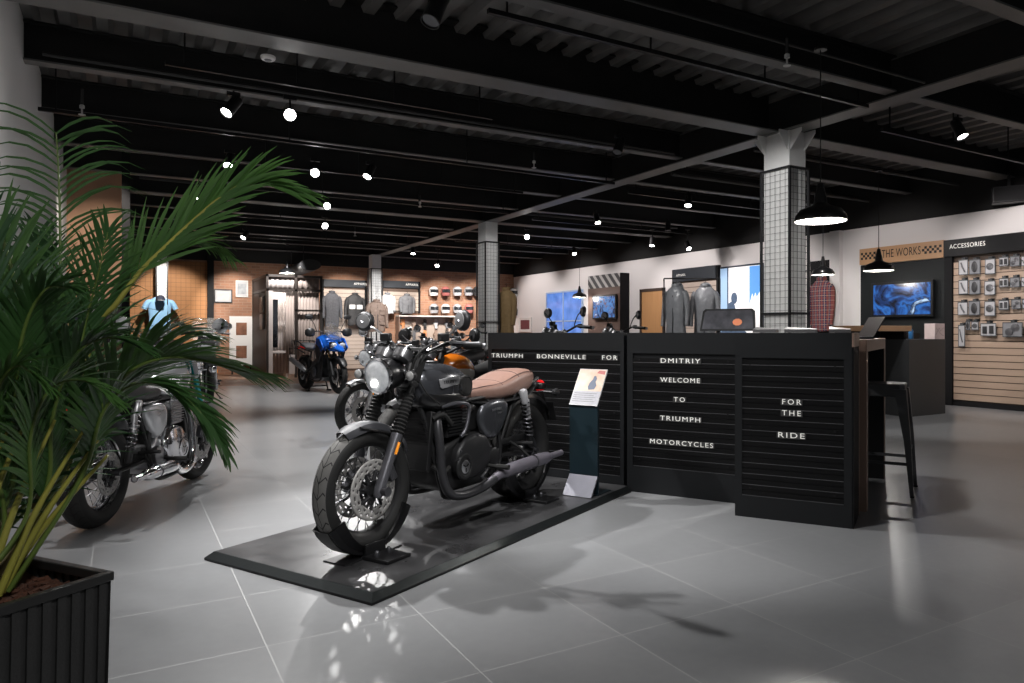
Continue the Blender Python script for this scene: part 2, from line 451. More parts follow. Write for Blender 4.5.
# ------------------------------------------------------------------ motorcycles
def tyre_mat(name, grey, groove=True, N=26):
    if name in MATS: return MATS[name]
    m, nt, b = new_mat(name)
    uv = nt.nodes.new('ShaderNodeTexCoord'); s = nt.nodes.new('ShaderNodeSeparateXYZ'); nt.links.new(uv.outputs['UV'], s.inputs[0])
    u, v = s.outputs[0], s.outputs[1]
    d = _v(nt, 'ABSOLUTE', _v(nt, 'SUBTRACT', v, .5))                       # distance from the crown
    z = _v(nt, 'PINGPONG', _v(nt, 'MULTIPLY', v, 9), 1)                     # zigzag
    ph = _v(nt, 'FRACT', _v(nt, 'ADD', _v(nt, 'MULTIPLY', u, N), _v(nt, 'MULTIPLY', z, .45)))
    g = _v(nt, 'LESS_THAN', _v(nt, 'ABSOLUTE', _v(nt, 'SUBTRACT', ph, .5)), .055)
    g2 = _v(nt, 'LESS_THAN', _v(nt, 'ABSOLUTE', _v(nt, 'SUBTRACT', d, _v(nt, 'MULTIPLY_ADD', _v(nt, 'PINGPONG', _v(nt, 'MULTIPLY', u, N), .5), .05, .05))), .008)
    g = _v(nt, 'MULTIPLY', _v(nt, 'MAXIMUM', g, g2), _v(nt, 'LESS_THAN', d, .21))
    n = _noise(nt, 30, 3)
    wear = _v(nt, 'LESS_THAN', d, .22)
    c = _mix(nt, wear, (.010, .010, .010), _mix(nt, n, tuple(x*.8 for x in grey), tuple(x*1.25 for x in grey)))
    c = _mix(nt, g, c, (.004, .004, .004))
    nt.links.new(c, b.inputs['Base Color']); b.inputs['Roughness'].default_value = .72
    _bump(nt, b, _v(nt, 'SUBTRACT', 1, g), .6, .004)
    MATS[name] = m; return m
TYRE = tyre_mat('worn tyre', (.11, .107, .103)); TYRE2 = tyre_mat('dark tyre', (.020, .019, .018), N=34)
GRAPH = mat('graphite satin paint', (.072, .075, .085), .25, .55, nz=.05, coat=.25)
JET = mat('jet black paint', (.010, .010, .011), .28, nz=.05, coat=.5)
MATTB = mat('matt engine black', (.016, .016, .017), .46, .3, nz=.15, scale=30)
MATTB2 = mat('crinkle black', (.026, .026, .028), .42, .4, nz=.2, scale=60, bump=.15)
EXH = mat('matt exhaust grey', (.15, .14, .165), .45, .45, nz=.08)
FORKG = mat('dark fork grey', (.125, .125, .14), .36, .6, nz=.06)
LEATHER = mat('brown leather', (.255, .152, .122), .42, nz=.15, scale=40, bump=.12, coat=.1)
PIPING = mat('seat stitching', (.10, .06, .05), .6)
BSEAT = mat('black vinyl', (.02, .02, .021), .5, nz=.15, scale=40, bump=.1)
AMBER = mat('amber lens', (.85, .28, .02), .2, emit=.25, emit_col=(1, .35, .03))
REDL = mat('red lens', (.55, .01, .015), .18, emit=.25, emit_col=(1, .02, .02))
GLASSL = mat('headlight glass', (.66, .69, .74), .10, .5, nz=.6, scale=48, emit=.14, emit_col=(.9, .95, 1), coat=.8)
CLEAR = mat('clear indicator lens', (.42, .42, .42), .15, .2, nz=.2, scale=40)
DISC = mat('brake disc steel', (.38, .37, .36), .5, .35, nz=.15, scale=30)
ORANGE = mat('orange paint', (.85, .22, .015), .22, nz=.03, coat=.6)
CREAM = mat('ivory paint', (.70, .66, .58), .25, nz=.03, coat=.5)
SILVERP = mat('silver paint', (.52, .53, .55), .25, .5, nz=.03, coat=.5)
TEAL = mat('teal paint', (.0, .22, .24), .2, .3, nz=.03, coat=.6)
BLUEP = mat('blue paint', (.008, .10, .48), .25, .1, nz=.08, coat=.6)
BADGE = mat('bright badge', (.48, .48, .50), .3, .5)
MIRBACK = mat('pale mirror cap', (.36, .36, .37), .35, .5)
MIRGL = mat('mirror glass', (.60, .62, .64), .04, 1, nz=.02)
DIAL = mat('dial face', (.03, .03, .03), .2, coat=.6)
SCREENP = mat('clear windscreen', (.80, .84, .86), .05, trans=.9, nz=.02, alpha=.35)
BRONZE = mat('bronze fork tube', (.50, .33, .16), .25, .9)

def wheel(parent, c, r, w, rim_r, rimm, spoke_m, hubm, tyrem, side_disc=(1,), disc_r=.155, name='tyre', cast=False, hub_w=.10, xf=None, nsp=36, lod=0):
    seg = 72 if not lod else 40
    c = Vector(c); sw_ = r-rim_r
    def B(mb, *a, **k):
        mb.xf = xf; return mb.build(*a, **k)
    prof = [(rim_r, -w*.34), (rim_r+sw_*.18, -w*.44), (rim_r+sw_*.42, -w*.5), (rim_r+sw_*.66, -w*.46), (rim_r+sw_*.85, -w*.33), (rim_r+sw_*.965, -w*.17), (r, 0)]
    prof += [(a, -h) for a, h in prof[-2::-1]]
    t = B(MB().lathe(prof, c, (0, 1, 0), seg, uv=True), name, tyrem, parent, smooth=60)
    rp = [(rim_r-.020, -w*.10), (rim_r-.014, -w*.24), (rim_r-.002, -w*.30), (rim_r+.010, -w*.39), (rim_r+.016, -w*.39), (rim_r+.012, -w*.33), (rim_r+.012, w*.33), (rim_r+.016, w*.39), (rim_r+.010, w*.39), (rim_r-.002, w*.30), (rim_r-.014, w*.24), (rim_r-.020, w*.10)]
    mb = MB(); mb.lathe(rp+[rp[0]], c, (0, 1, 0), seg, caps=False); B(mb, 'rim', rimm, t)
    h = hub_w/2
    B(MB().lathe([(.012, -h-.012), (.045, -h), (.05, -h+.006), (.03, -h+.016), (.028, h-.016), (.05, h-.006), (.045, h), (.012, h+.012)], c, (0, 1, 0), 24), 'hub', hubm, t)
    sp = MB()
    if cast:
        for k in range(10):
            a = 2*PI*k/10
            sp.tube([c+Vector((cos(a)*.04, 0, sin(a)*.04)), c+Vector((cos(a+.12)*(rim_r-.01), 0, sin(a+.12)*(rim_r-.01)))], [.016, .010], 6)
    else:
        for k in range(nsp):
            a = 2*PI*k/nsp; sgn = 1 if k % 2 else -1; sk = .42 if (k//2) % 2 else -.42
            p0 = c+Vector((cos(a+sk)*.046, sgn*(h-.003), sin(a+sk)*.046)); p1 = c+Vector((cos(a)*(rim_r-.016), sgn*.006, sin(a)*(rim_r-.016)))
            sp.tube([p0, p1], .0024 if not lod else .0035, 5, caps=False)
    B(sp, 'spokes', spoke_m, t)
    for s_ in side_disc:
        d = MB(); y = s_*(h+.014); N = 72 if not lod else 36; rr = [disc_r*.62, disc_r*.68, disc_r*.74, disc_r*.80, disc_r*.86, disc_r*.92, disc_r]
        vs = [c+Vector((cos(2*PI*k/N)*q, y, sin(2*PI*k/N)*q)) for q in rr for k in range(N)]
        fs = []
        for i in range(len(rr)-1):
            for k in range(N):
                if not lod and i in (1, 3) and (k+(3 if i == 3 else 0)) % 6 < 2: continue
                if not lod and i == 4 and k % 6 == 1: continue
                fs.append((i*N+k, i*N+(k+1) % N, (i+1)*N+(k+1) % N, (i+1)*N+k))
        d.add(vs, fs)
        o = B(d, 'brake_disc', DISC, t); sm = o.modifiers.new('s', 'SOLIDIFY'); sm.thickness = .005; sm.offset = 0
        cr = MB()
        for k in range(8):
            a = 2*PI*k/8
            cr.tube([c+Vector((cos(a)*.045, y, sin(a)*.045)), c+Vector((cos(a+.2)*disc_r*.66, y, sin(a+.2)*disc_r*.66))], [.011, .008], 6)
        cr.lathe([(.05, -.004), (.05, .004), (.036, .004), (.036, -.004), (.05, -.004)], c+Vector((0, y, 0)), (0, 1, 0), 24, caps=False)
        B(cr, 'disc_carrier', MATTB2, t)
    return t

def arc_fender(c, r, a0, a1, hw, crown=.035, th=.003, n=26, m=9, lip=.02):
    """a curved mudguard about the axle c, angles measured from forward, upwards"""
    mb = MB(); R1, R2 = [], []
    for i in range(n+1):
        t = i/n; a = rad(a0+(a1-a0)*t); taper = 1-.35*max(0, abs(2*t-1)-.75)/.25
        for R, dr in ((R1, 0), (R2, -th)):
            ring = []
            for k in range(m):
                q = -1+2*k/(m-1); y = hw*taper*q
                rr = r+dr+crown*(1-abs(q)**2.6) - (lip*max(0, abs(q)-.8)/.2)
                ring.append(Vector(c)+Vector((cos(a)*rr, y, sin(a)*rr)))
            R.append(ring)
    rings = [a_+b_[::-1] for a_, b_ in zip(R1, R2)]
    return mb.rings(rings, True)

def bike(name, label, loc, rotz, P, group=None):
    """modern classic roadster: x forward, y to its left, z up"""
    g = P.get
    t = thing(name, label, 'motorcycle', loc, rotz, group)
    lod = g('lod', 0); rf, rr = g('rf', .318), g('rr', .320); fx, rx = .725, -.725
    TANK, TLOW, SEAT, FEND = g('tank', GRAPH), g('tank_low'), g('seat', BSEAT), g('fender', GRAPH)
    MET, ENG, COV, EX, RIM, FORK = g('metal', MATTB), g('engine', MATTB), g('cover', MATTB2), g('exhaust', EXH), g('rim', MATTB), g('fork', FORKG)
    BRIGHT = g('bright', ALU); UP = g('up', 0.0)         # bar height change
    st = rad(g('steer', 0)); ax = Vector((-.43, 0, .903)).normalized(); o0 = Vector((.39, 0, .95))
    XF = Matrix.Translation(o0) @ Matrix.Rotation(st, 4, ax) @ Matrix.Translation(-o0) if st else None
    def F(mb, nm, m, par=t, **k):                         # part that turns with the fork
        mb.xf = XF; return mb.build(nm, m, par, **k)
    def leg(u, y, off=0): return Vector((fx-.43*u+.903*off, y, rf+.903*u+.43*off))
    # --- wheels
    wheel(t, (fx, 0, rf), rf, .11, g('rimf', .232), RIM, g('spoke', ALUD), g('hubm', MATTB), g('tyre_m', TYRE), (1, -1) if not lod else (1,), xf=XF, lod=lod)
    wheel(t, (rx, 0, rr), rr, .15, g('rimr', .218), RIM, g('spoke', ALUD), g('hubm', MATTB), g('tyre_m2', TYRE2), (-1,), .13, lod=lod, hub_w=.14)
    # --- fork
    for s_ in (1, -1):
        f = F(MB().tube([leg(-.035, s_*.105), leg(-.02, s_*.105), leg(.0, s_*.105), leg(.10, s_*.105), leg(.30, s_*.105)], [.020, .024, .030, .027, .027, .031], 14), 'fork_leg', FORK)
        F(MB().lathe([(.013, -.03), (.018, -.026), (.018, .03), (.024, .032), (.024, .042)], leg(0, s_*.105+s_*.02), (0, s_, 0), 14), 'axle_nut', ALUD, f)
        gp = []
        N = 11
        for i in range(N*2+1):
            u = i/(N*2); gp.append((.040-.008*u if i % 2 else .028-.003*u, .30+.22*u))
        if g('gaiter', True):
            F(MB().lathe(gp, leg(0, s_*.105), leg(1, 0)-leg(0, 0), 16), 'fork_gaiter', RUBBER, f, smooth=25)
        F(MB().tube([leg(.30, s_*.105), leg(.80, s_*.105)], .0205, 12), 'fork_tube', g('tube', MATTB), f)
        if not lod or s_ > 0:
            # brake caliper
            F(MB().box(leg(.11, s_*.085, -.055), (.05, .045, .09), Matrix.Rotation(rad(25), 3, 'Y')), 'brake_caliper', ALUD if not lod else MATTB, f, bevel=.008)
            F(MB().box(leg(.225, s_*.138, .0), (.014, .010, .066), Matrix.Rotation(rad(-25.5), 3, 'Y')), 'reflector', AMBER, f, bevel=.004)
    F(MB().box(leg(.58, 0), (.055, .25, .03), Matrix.Rotation(rad(-25.5), 3, 'Y')).box(leg(.77, 0), (.06, .25, .026), Matrix.Rotation(rad(-25.5), 3, 'Y')).tube([leg(.56, 0, -.05), leg(.79, 0, -.05)], .028, 12), 'fork_yoke', MET, bevel=.006)
    # --- front mudguard
    fe = F(arc_fender((fx, 0, rf), rf+.007, g('fa0', 62), g('fa1', 152), .066, .020), 'front_mudguard', FEND)
    mb = MB()
    for s_ in (1, -1):
        mb.tube([Vector((fx, s_*.062, rf))+Vector((cos(rad(120))*.335, 0, sin(rad(120))*.335)), leg(.24, s_*.085)], .007, 6)
        mb.tube([Vector((fx, s_*.062, rf))+Vector((cos(rad(75))*.335, 0, sin(rad(75))*.335)), leg(.30, s_*.085)], .007, 6)
    F(mb, 'mudguard_stay', MATTB, fe)
    # --- headlight
    hc = Vector((.545, 0, .895+UP*.5)); hd = Vector((1, 0, -.10)).normalized(); hr = g('head_r', .092)
    hl = F(MB().lathe([(.02, -.10), (.05, -.085), (.078, -.04), (hr-.004, .02), (hr, .06), (hr, .075)], hc, hd, 28), 'headlight', g('shell', JET))
    F(MB().lathe([(hr-.004, .070), (hr+.004, .072), (hr+.005, .086), (hr-.004, .094), (hr-.009, .090), (hr-.009, .070)], hc, hd, 32), 'headlight_bezel', g('bezel', CHROME), hl)
    F(MB().lathe([(hr-.008, .078), (hr-.008, .086), (hr*.8, .098), (hr*.5, .108), (.002, .112)], hc, hd, 28, caps=False), 'lens', GLASSL, hl)
    F(MB().lathe([(.0, .1115), (.018, .112), (.018, .117), (.0, .119)], hc+Vector((0, 0, -.035)), hd, 12), 'bulb_cap', g('bulb', mat('lit lamp', (1, 1, 1), .3, emit=14, emit_col=(1, .98, .95))) if g('lit') else CLEAR, hl)
    for s_ in (1, -1): F(MB().tube([leg(.66, s_*.11), hc+Vector((-.02, s_*(hr-.005), 0))], .011, 6).box(leg(.66, s_*.12), (.05, .012, .12), Matrix.Rotation(rad(-25.5), 3, 'Y')), 'headlight_bracket', MET, hl)
    # --- instruments
    if not lod or g('gauges'):
        for s_ in (1, -1):
            gc = Vector((.515, s_*.064, .985+UP)); gd = Vector((-.62, 0, .78)).normalized()
            gg = F(MB().lathe([(.030, -.024), (.046, -.016), (.050, .0), (.050, .035), (.044, .04)], gc, gd, 24), 'gauge', BRIGHT)
            F(MB().lathe([(.040, .034), (.040, .041), (.0, .0415)], gc, gd, 20, caps=False), 'dial', DIAL, gg)
            F(MB().lathe([(.044, .036), (.052, .036), (.052, .046), (.044, .046)], gc, gd, 24), 'gauge_rim', CHROME, gg)
    # --- indicators
    for s_ in (1, -1):
        iy = .17 if s_ > 0 else -.20
        i_ = F(MB().tube([Vector((.50, s_*.10, .885)), Vector((.545, iy*.8, .89))], .008, 6).lathe([(.010, -.03), (.024, -.012), (.027, .01), (.027, .014)], Vector((.555, iy, .89)), (1, 0, 0), 16), 'front_indicator', g('ind_m', MATTB2))
        F(MB().lathe([(.025, .012), (.024, .02), (.012, .026), (.001, .028)], Vector((.555, iy, .89)), (1, 0, 0), 16, caps=False), 'indicator_lens', CLEAR, i_)
    # --- handlebar, grips, levers, mirrors
    hb = F(MB().tube([(.225, .35, 1.045+UP), (.295, .22, 1.06+UP), (.335, .13, 1.02+UP), (.345, .05, .995+UP), (.345, -.05, .995+UP), (.335, -.13, 1.02+UP), (.295, -.22, 1.06+UP), (.225, -.35, 1.045+UP)], .0115, 10, sm=5), 'handlebar', g('bar', MATTB))
    for s_ in (1, -1):
        gd = Vector((.285-.212, s_*(.25-.375), .013)); g0 = Vector((.212, s_*.375, 1.043+UP))
        F(MB().tube([g0+gd*.0, g0+gd*.06, g0+gd*.1, g0+gd*.88, g0+gd*.92, g0+gd], [.014, .019, .017, .017, .021, .021], 14), 'grip', g('grip', RUBBER), hb)
        F(MB().tube([g0-gd*.10, g0], .017, 12), 'bar_end_weight', BRIGHT, hb)
        F(MB().box((.292, s_*.255, 1.062+UP), (.05, .06, .042), Matrix.Rotation(rad(-s_*33), 3, 'Z')), 'switch_block', MATTB2, hb, bevel=.008)
        F(MB().tube([(.315, s_*.235, 1.06+UP), (.335, s_*.26, 1.065+UP), (.30, s_*.33, 1.06+UP), (.262, s_*.39, 1.06+UP)], [.009, .008, .006, .007], 8, sm=4), 'lever', g('lever', ALU), hb)
        if s_ < 0 or not lod:
            F(MB().box((.345, s_*.21, 1.09+UP), (.05, .06, .045), Matrix.Rotation(rad(-s_*25), 3, 'Z')), 'fluid_reservoir', MATTB, hb, bevel=.008)
        mz = 1.180+UP+g('mir', 0); mc = Vector((.315+g('mx', 0), s_*.355, mz)); my = s_*.285
        F(MB().tube([(.318, s_*.195, 1.065+UP), (.330, s_*.215, 1.085+UP), (.345, s_*.29, mz-.045), mc+Vector((.034, 0, 0))], .006, 8, sm=5), 'mirror_stem', g('stem', MATTB), hb)
        md = Vector((1, -s_*g('mturn', .30), .06)).normalized()
        F(MB().lathe([(.056, -.012), (.058, -.004), (.054, .010), (.038, .022), (.014, .027), (.002, .028)], mc, md, 24), 'mirror_housing', g('mir_m', MATTB2), hb)
        F(MB().lathe([(.041, .0205), (.040, .026), (.014, .031), (.002, .0315)], mc, md, 24), 'mirror_back_cap', g('mircap', MIRBACK), hb)
        F(MB().lathe([(.0, -.0125), (.052, -.0125), (.055, -.011)], mc, md, 24, caps=False), 'mirror_glass', MIRGL, hb)
    # --- tank
    zt = g('tank_dz', 0)
    ts = [(.415, .04, .83, .885), (.405, .085, .775, .918), (.37, .118, .735, .940), (.29, .138, .715, .955), (.18, .143, .708, .958), (.08, .134, .708, .945), (.0, .112, .715, .915), (-.05, .09, .728, .875), (-.085, .06, .75, .825)]
    ts = [(a, b_, c_+zt-g('tank_drop', 0), d+zt) for a, b_, c_, d in ts]
    tk = MB().loft(ts, 28, 2.5).build('tank', TANK, t, smooth=80, subd=1)
    if TLOW:
        low = [(a, b_+.0025, c_-.002, c_+(d-c_)*g('low_h', .55)) for a, b_, c_, d in ts]
        MB().loft(low, 28, 2.9).build('tank_lower_panel', TLOW, tk, smooth=80, subd=1)
    if not lod:
        MB().loft([(a-.001, b_+.002, c_-.002, c_+(d-c_)*.52) for a, b_, c_, d in ts[1:]], 28, 2.9).build('tank_lower_panel', g('tank_under', JET), tk, smooth=80, subd=1)  # lower half of the tank in its own paint colour
    if not lod:
        MB().lathe([(.034, 0), (.036, .01), (.03, .016), (.0, .018)], (.19, 0, .953+zt), (0, 0, 1), 24).build('filler_cap', g('cap', MATTB2), tk)
        for s_ in (1, -1):
            # knee pad with a raised rim, badge plate with the maker's name
            kp = MB(); R = []
            for rr_, dy in ((1, 0), (1, .010), (.86, .013), (.80, .008), (.0, .008)):
                R.append([Vector((.035+.078*rr_*cos(2*PI*k/20), s_*(.122+dy - .10*max(0, -(.078*rr_*cos(2*PI*k/20)))*2.2), .805+.062*rr_*(abs(sin(2*PI*k/20))**.8)*math.copysign(1, sin(2*PI*k/20)))) for k in range(20)])
            kp.rings(R, True).build('knee_pad', RUBBER, tk, smooth=50)
            bd = MB().prism([(.300, .856), (.125, .872), (.112, .844), (.122, .822), (.272, .802), (.290, .812)], s_*.139, s_*.1455, 'xz').build('badge_plate', BADGE, tk, bevel=.003)
            text('badge_lettering', 'TRIUMPH', (.205, s_*.1465, .838), (-s_, 0, .02), (0, 0, 1), .028, JET, bd, 1.0, .0006, fit=.12)
    # --- seat
    sz = g('seat_dz', 0)
    ss = g('seat_sec', [(-.035, .06, .745, .790), (-.05, .095, .728, .808), (-.14, .128, .718, .826), (-.27, .142, .712, .832), (-.38, .148, .712, .848), (-.47, .148, .715, .880), (-.58, .142, .722, .902), (-.69, .128, .745, .904), (-.77, .098, .78, .890), (-.805, .05, .81, .868)])
    ss = [(a, b_, c_+sz, d+sz) for a, b_, c_, d in ss]
    se = MB().loft(ss, 24, 3.0).build('seat', SEAT, t, smooth=80, subd=1)
    if not lod:
        def rim_line(q, x0, x1, n=14):
            out = []
            for i in range(n+1):
                x = x0+(x1-x0)*i/n
                for a, b_ in zip(ss, ss[1:]):
                    if b_[0] <= x <= a[0]:
                        f = (a[0]-x)/(a[0]-b_[0]); hw = a[1]+(b_[1]-a[1])*f; zb = a[2]+(b_[2]-a[2])*f; z1 = a[3]+(b_[3]-a[3])*f
                        hz = (z1-zb)/2; c_, s2 = cos(q), sin(q)
                        out.append((x, hw*math.copysign(abs(c_)**(2/3), c_)*.985, (zb+z1)/2+hz*abs(s2)**(2/3)*.985)); break
            return out
        mb = MB()
        for q in (rad(40), rad(140)): mb.tube(rim_line(q, -.07, -.75), .0035, 6)
        for x0 in (-.33, -.52):
            mb.tube([p for q in range(25, 156, 10) for p in rim_line(rad(q), x0-.0001, x0-.0002, 1)[:1]], .003, 6)
        mb.build('seat_piping', PIPING, se)
        MB().loft([(a, b_+.004, c_-.018, c_+.012) for a, b_, c_, d in ss[1:-1]], 20, 3).build('seat_base', MATTB, se, smooth=60)
    # --- side covers and air box
    for s_ in (1, -1):
        mb = MB(); out = [(-.060, .700), (-.375, .715), (-.395, .655), (-.365, .575), (-.30, .490), (-.225, .455), (-.14, .470), (-.078, .54)]
        R = []
        for sc, y in ((1, .095), (1, .128), (.93, .146), (.75, .157), (.02, .163)):
            R.append([(-.225+(a+.225)*sc, s_*y, .6+(b_-.6)*sc) for a, b_ in out])
        sc_ = mb.rings(R, True).build('side_cover', g('side', GRAPH), t, smooth=50, subd=2)
        if not lod:
            text('cover_lettering', 'BONNEVILLE', (-.225, s_*.166, .645), (-s_, 0, .06), (0, 0, 1), .020, ALU, sc_, 1.0, .0005, fit=.10)
            text('cover_lettering', 'T120', (-.255, s_*.166, .622), (-s_, 0, .06), (0, 0, 1), .016, ALU, sc_, 1.0, .0005, fit=.05)
    MB().box((-.16, 0, .61), (.36, .19, .18)).build('air_box', MATTB, t, bevel=.02)
    # --- frame
    mb = MB()
    for s_ in (1, -1):
        mb.tube([(.385, s_*.03, .80), (.345, s_*.07, .64), (.30, s_*.115, .40), (.255, s_*.125, .24), (.19, s_*.13, .185), (-.18, s_*.13, .185), (-.29, s_*.125, .28), (-.31, s_*.12, .45), (-.24, s_*.11, .66), (-.15, s_*.09, .73)], .0165, 8, sm=4)
        mb.tube([(.36, s_*.03, .80), (.1, s_*.09, .72), (-.2, s_*.11, .725), (-.55, s_*.115, .745), (-.82, s_*.09, .80)], .014, 8, sm=4)
        mb.tube([(-.29, s_*.12, .36), (-.50, s_*.125, .735)], .011, 8)
        mb.tube([(-.31, s_*.12, .50), (-.36, s_*.12, .73)], .010, 8)
    mb.tube([(.42, 0, .74), (.35, 0, .93)], .036, 12)
    mb.tube([(-.55, -.115, .745), (-.55, .115, .745)], .012, 8)
    mb.build('frame', MATTB, t)
    # --- radiator
    rd = MB().box((.335, 0, .515), (.034, .23, .33), Matrix.Rotation(rad(-8), 3, 'Y')).build('radiator', MATTB, t, bevel=.006)
    if not lod:
        mb = MB()
        for i in range(16): mb.box((.355-.0028*(i-8)*-.9, 0, .375+.0175*i), (.006, .215, .005))
        mb.build('radiator_fin_grille', BLACKM, rd, smooth=0)
        MB().tube([(.33, .12, .64), (.27, .145, .66), (.20, .15, .60)], .014, 8, sm=4).build('coolant_hose', RUBBER, t); MB().tube([(.33, .118, .38), (.28, .15, .34), (.22, .15, .36)], .013, 8, sm=4).build('coolant_hose', RUBBER, t)
    # --- engine
    en = MB().prism([(.285, .37), (.275, .25), (.17, .205), (-.13, .205), (-.235, .26), (-.25, .41), (-.17, .51), (.03, .53), (.22, .47)], -.125, .125, 'xz').build('engine', ENG, t, bevel=.022, seg=3)
    mb = MB()
    for i in range(9): mb.box((.10+.008*i*.6, 0, .535+.0175*i), (.20-.004*abs(i-4), .27, .006 if not lod else .008))
    mb.box((.12, 0, .60), (.165, .235, .16))
    cy = mb.build('cylinder_fin_block', g('fins', MATTB2), en, smooth=0)
    MB().box((.13, 0, .70), (.19, .25, .045)).box((.13, 0, .728), (.14, .20, .03)).build('rocker_cover', COV, en, bevel=.012)
    if not lod:
        mb = MB()
        for i in range(6): mb.bx((.03, .134, .595+.0175*i), (.085, .1395, .6015+.0175*i))
        mb.build('polished_fin_edge', ALU, cy, smooth=0)
    for s_ in (1, -1):
        # big primary cover with a round cap carrying a bright emblem
        out = [(.155, .445), (.09, .505), (-.02, .525), (-.115, .50), (-.165, .43), (-.16, .345), (-.10, .285), (.0, .262), (.10, .268), (.165, .32), (.178, .39)]
        R = []
        for sc, y in ((1, .115), (1, .150), (.95, .166), (.86, .173), (.02, .175)):
            R.append([(.005+(a-.005)*sc, s_*y, .39+(b_-.39)*sc) for a, b_ in out])
        pc = MB().rings(R, True).build('engine_cover', COV, en, smooth=45)
        cc = Vector((.105, s_*.165, .345))
        MB().lathe([(.078, -.02), (.078, .006), (.070, .014), (.052, .016), (.048, .012), (.040, .012)], cc, (0, s_, 0), 28).build('engine_cap', g('cap_m', MATTB), en)
        MB().lathe([(.0, .0145), (.034, .0145), (.038, .013), (.038, .010)], cc, (0, s_, 0), 24, caps=False).build('emblem_disc', g('emblem', ALU), en)
        if not lod:
            mb = MB()
            for k in range(3):
                a = 2*PI*k/3+.5
                mb.box(cc+Vector((cos(a)*.017, s_*.0155, sin(a)*.017)), (.024, .003, .008), Matrix.Rotation(-a, 3, 'Y'))
            mb.build('emblem_spoke', JET, en, smooth=0)
            mb = MB()
            for a, b_ in out[::2]:
                mb.lathe([(.008, 0), (.008, .006), (.005, .008)], (.005+(a-.005)*.9, s_*.168, .39+(b_-.39)*.9), (0, s_, 0), 8)
            mb.build('cover_bolt', ALUD, en)
        MB().lathe([(.062, -.02), (.062, .02), (.05, .026), (.0, .028)], (-.215, s_*.13, .345), (0, s_, 0), 20).build('sprocket_cover', ENG, en)
        # throttle body with a chrome strap, behind the cylinder
        MB().lathe([(.034, 0), (.034, .10), (.028, .12)], (-.075, s_*.075, .665), (1, 0, -.15), 16).build('throttle_body', MET, en)
    # --- exhaust
    for s_ in g('exh', (1, -1)):
        hp = MB().tube([(.20, s_*.085, .655), (.262, s_*.10, .648), (.293, s_*.125, .60), (.30, s_*.145, .50), (.296, s_*.155, .36), (.275, s_*.165, .265), (.225, s_*.172, .208), (.12, s_*.18, .188), (-.02, s_*.20, .205), (-.12, s_*.225, .248)], .0265, 12, sm=4).build('header_pipe', g('header', mat('satin black pipe', (.055, .055, .06), .36, .5)), t)
        MB().lathe([(.034, 0), (.036, .004), (.036, .022), (.03, .026)], (.215, s_*.088, .656), (1, .1*s_, 0), 16).build('header_clamp', ALUD, hp)
        mu = MB().tube([(-.07, s_*.212, .230), (-.16, s_*.232, .262), (-.21, s_*.238, .271), (-.27, s_*.244, .278), (-.52, s_*.258, .290), (-.62, s_*.264, .294), (-.67, s_*.267, .296), (-.69, s_*.268, .297), (-.82, s_*.276, .302)], [.022, .028, .037, .0415, .0415, .039, .030, .021, .019], 18, sm=2).build('muffler', EX, t)
        MB().lathe([(.042, -.006), (.045, -.004), (.045, .004), (.042, .006)], (-.50, s_*.257, .289), (-1, .05*s_, .04), 18).build('muffler_band', ALUD, mu)
        MB().tube([(-.50, s_*.235, .31), (-.47, s_*.18, .37), (-.42, s_*.13, .42)], .010, 6).build('muffler_bracket', MATTB, mu)
        if not lod: MB().lathe([(.017, -.02), (.020, 0), (.016, 0), (.014, -.03)], (-.825, s_*.276, .3025), (-1, .05*s_, .04), 14).build('muffler_tip', EXH, mu)
    # --- rear suspension
    mb = MB()
    for s_ in (1, -1): mb.tube([(-.27, s_*.10, .335), (-.5, s_*.108, .33), (-.725, s_*.112, .322)], .024, 10, flat=.6)
    mb.tube([(-.27, -.1, .335), (-.27, .1, .335)], .03, 10)
    sa = mb.build('swingarm', MATTB, t)
    MB().tube([(-.725, -.15, .322), (-.725, .15, .322)], .016, 12).build('rear_axle', ALUD, sa)
    for s_ in (1, -1):
        a, b_ = Vector((-.535, s_*.158, .715)), Vector((-.640, s_*.150, .365)); d = (b_-a)
        sh = MB().tube([a, a+d*.3, b_], [.012, .012, .018], 12).tube([a+d*.55, b_], .021, 12).build('rear_shock', MATTB, t)
        MB().coil(a+d*.16, a+d*.78, .027, .0052, 8).build('spring_coil', g('spring', ALUD), sh)
        MB().lathe([(.022, -.03), (.027, -.01), (.027, .05), (.022, .065)], a, d, 16).lathe([(.020, -.02), (.022, .0), (.022, .02)], a-d.normalized()*.01, (0, s_, 0), 12).build('shock_cap', g('shockcap', BRIGHT), sh)
        if not lod: MB().tube([a+Vector((-.035, 0, -.04)), a+Vector((-.055, 0, -.17))], .020, 12).build('shock_reservoir', g('shockcap', BRIGHT), sh)
    # --- chain side
    mb = MB().lathe([(.085, -.004), (.09, 0), (.085, .004), (.06, .004), (.06, -.004), (.085, -.004)], (-.725, .085, .322), (0, 1, 0), 32)
    for s_ in (1, -1): mb.tube([(-.21, .085, .345+s_*.035), (-.725, .085, .322+s_*.088)], .007, 6)
    mb.build('drive_chain', ALUD, t)
    MB().tube([(-.35, .10, .42), (-.55, .105, .425), (-.72, .105, .43)], .012, 6, flat=1.8).build('chain_guard', MATTB, t)
    # --- rear mudguard, tail light, plate holder
    rfend = arc_fender((rx, 0, rr), rr+.055, 35, 152, .085, .022).build('rear_mudguard', g('fender', GRAPH) if not g('rear_black', 1) else JET, t)
    tl = MB().tube([(-.90, 0, .745), (-.985, 0, .735)], [.03, .028], 12).box((-.965, 0, .735), (.06, .12, .045)).build('tail_light', MATTB, t, bevel=.01)
    MB().lathe([(.042, 0), (.042, .012), (.03, .02), (.0, .022)], (-.990, 0, .735), (-1, 0, .05), 20).build('tail_lens', REDL, tl)
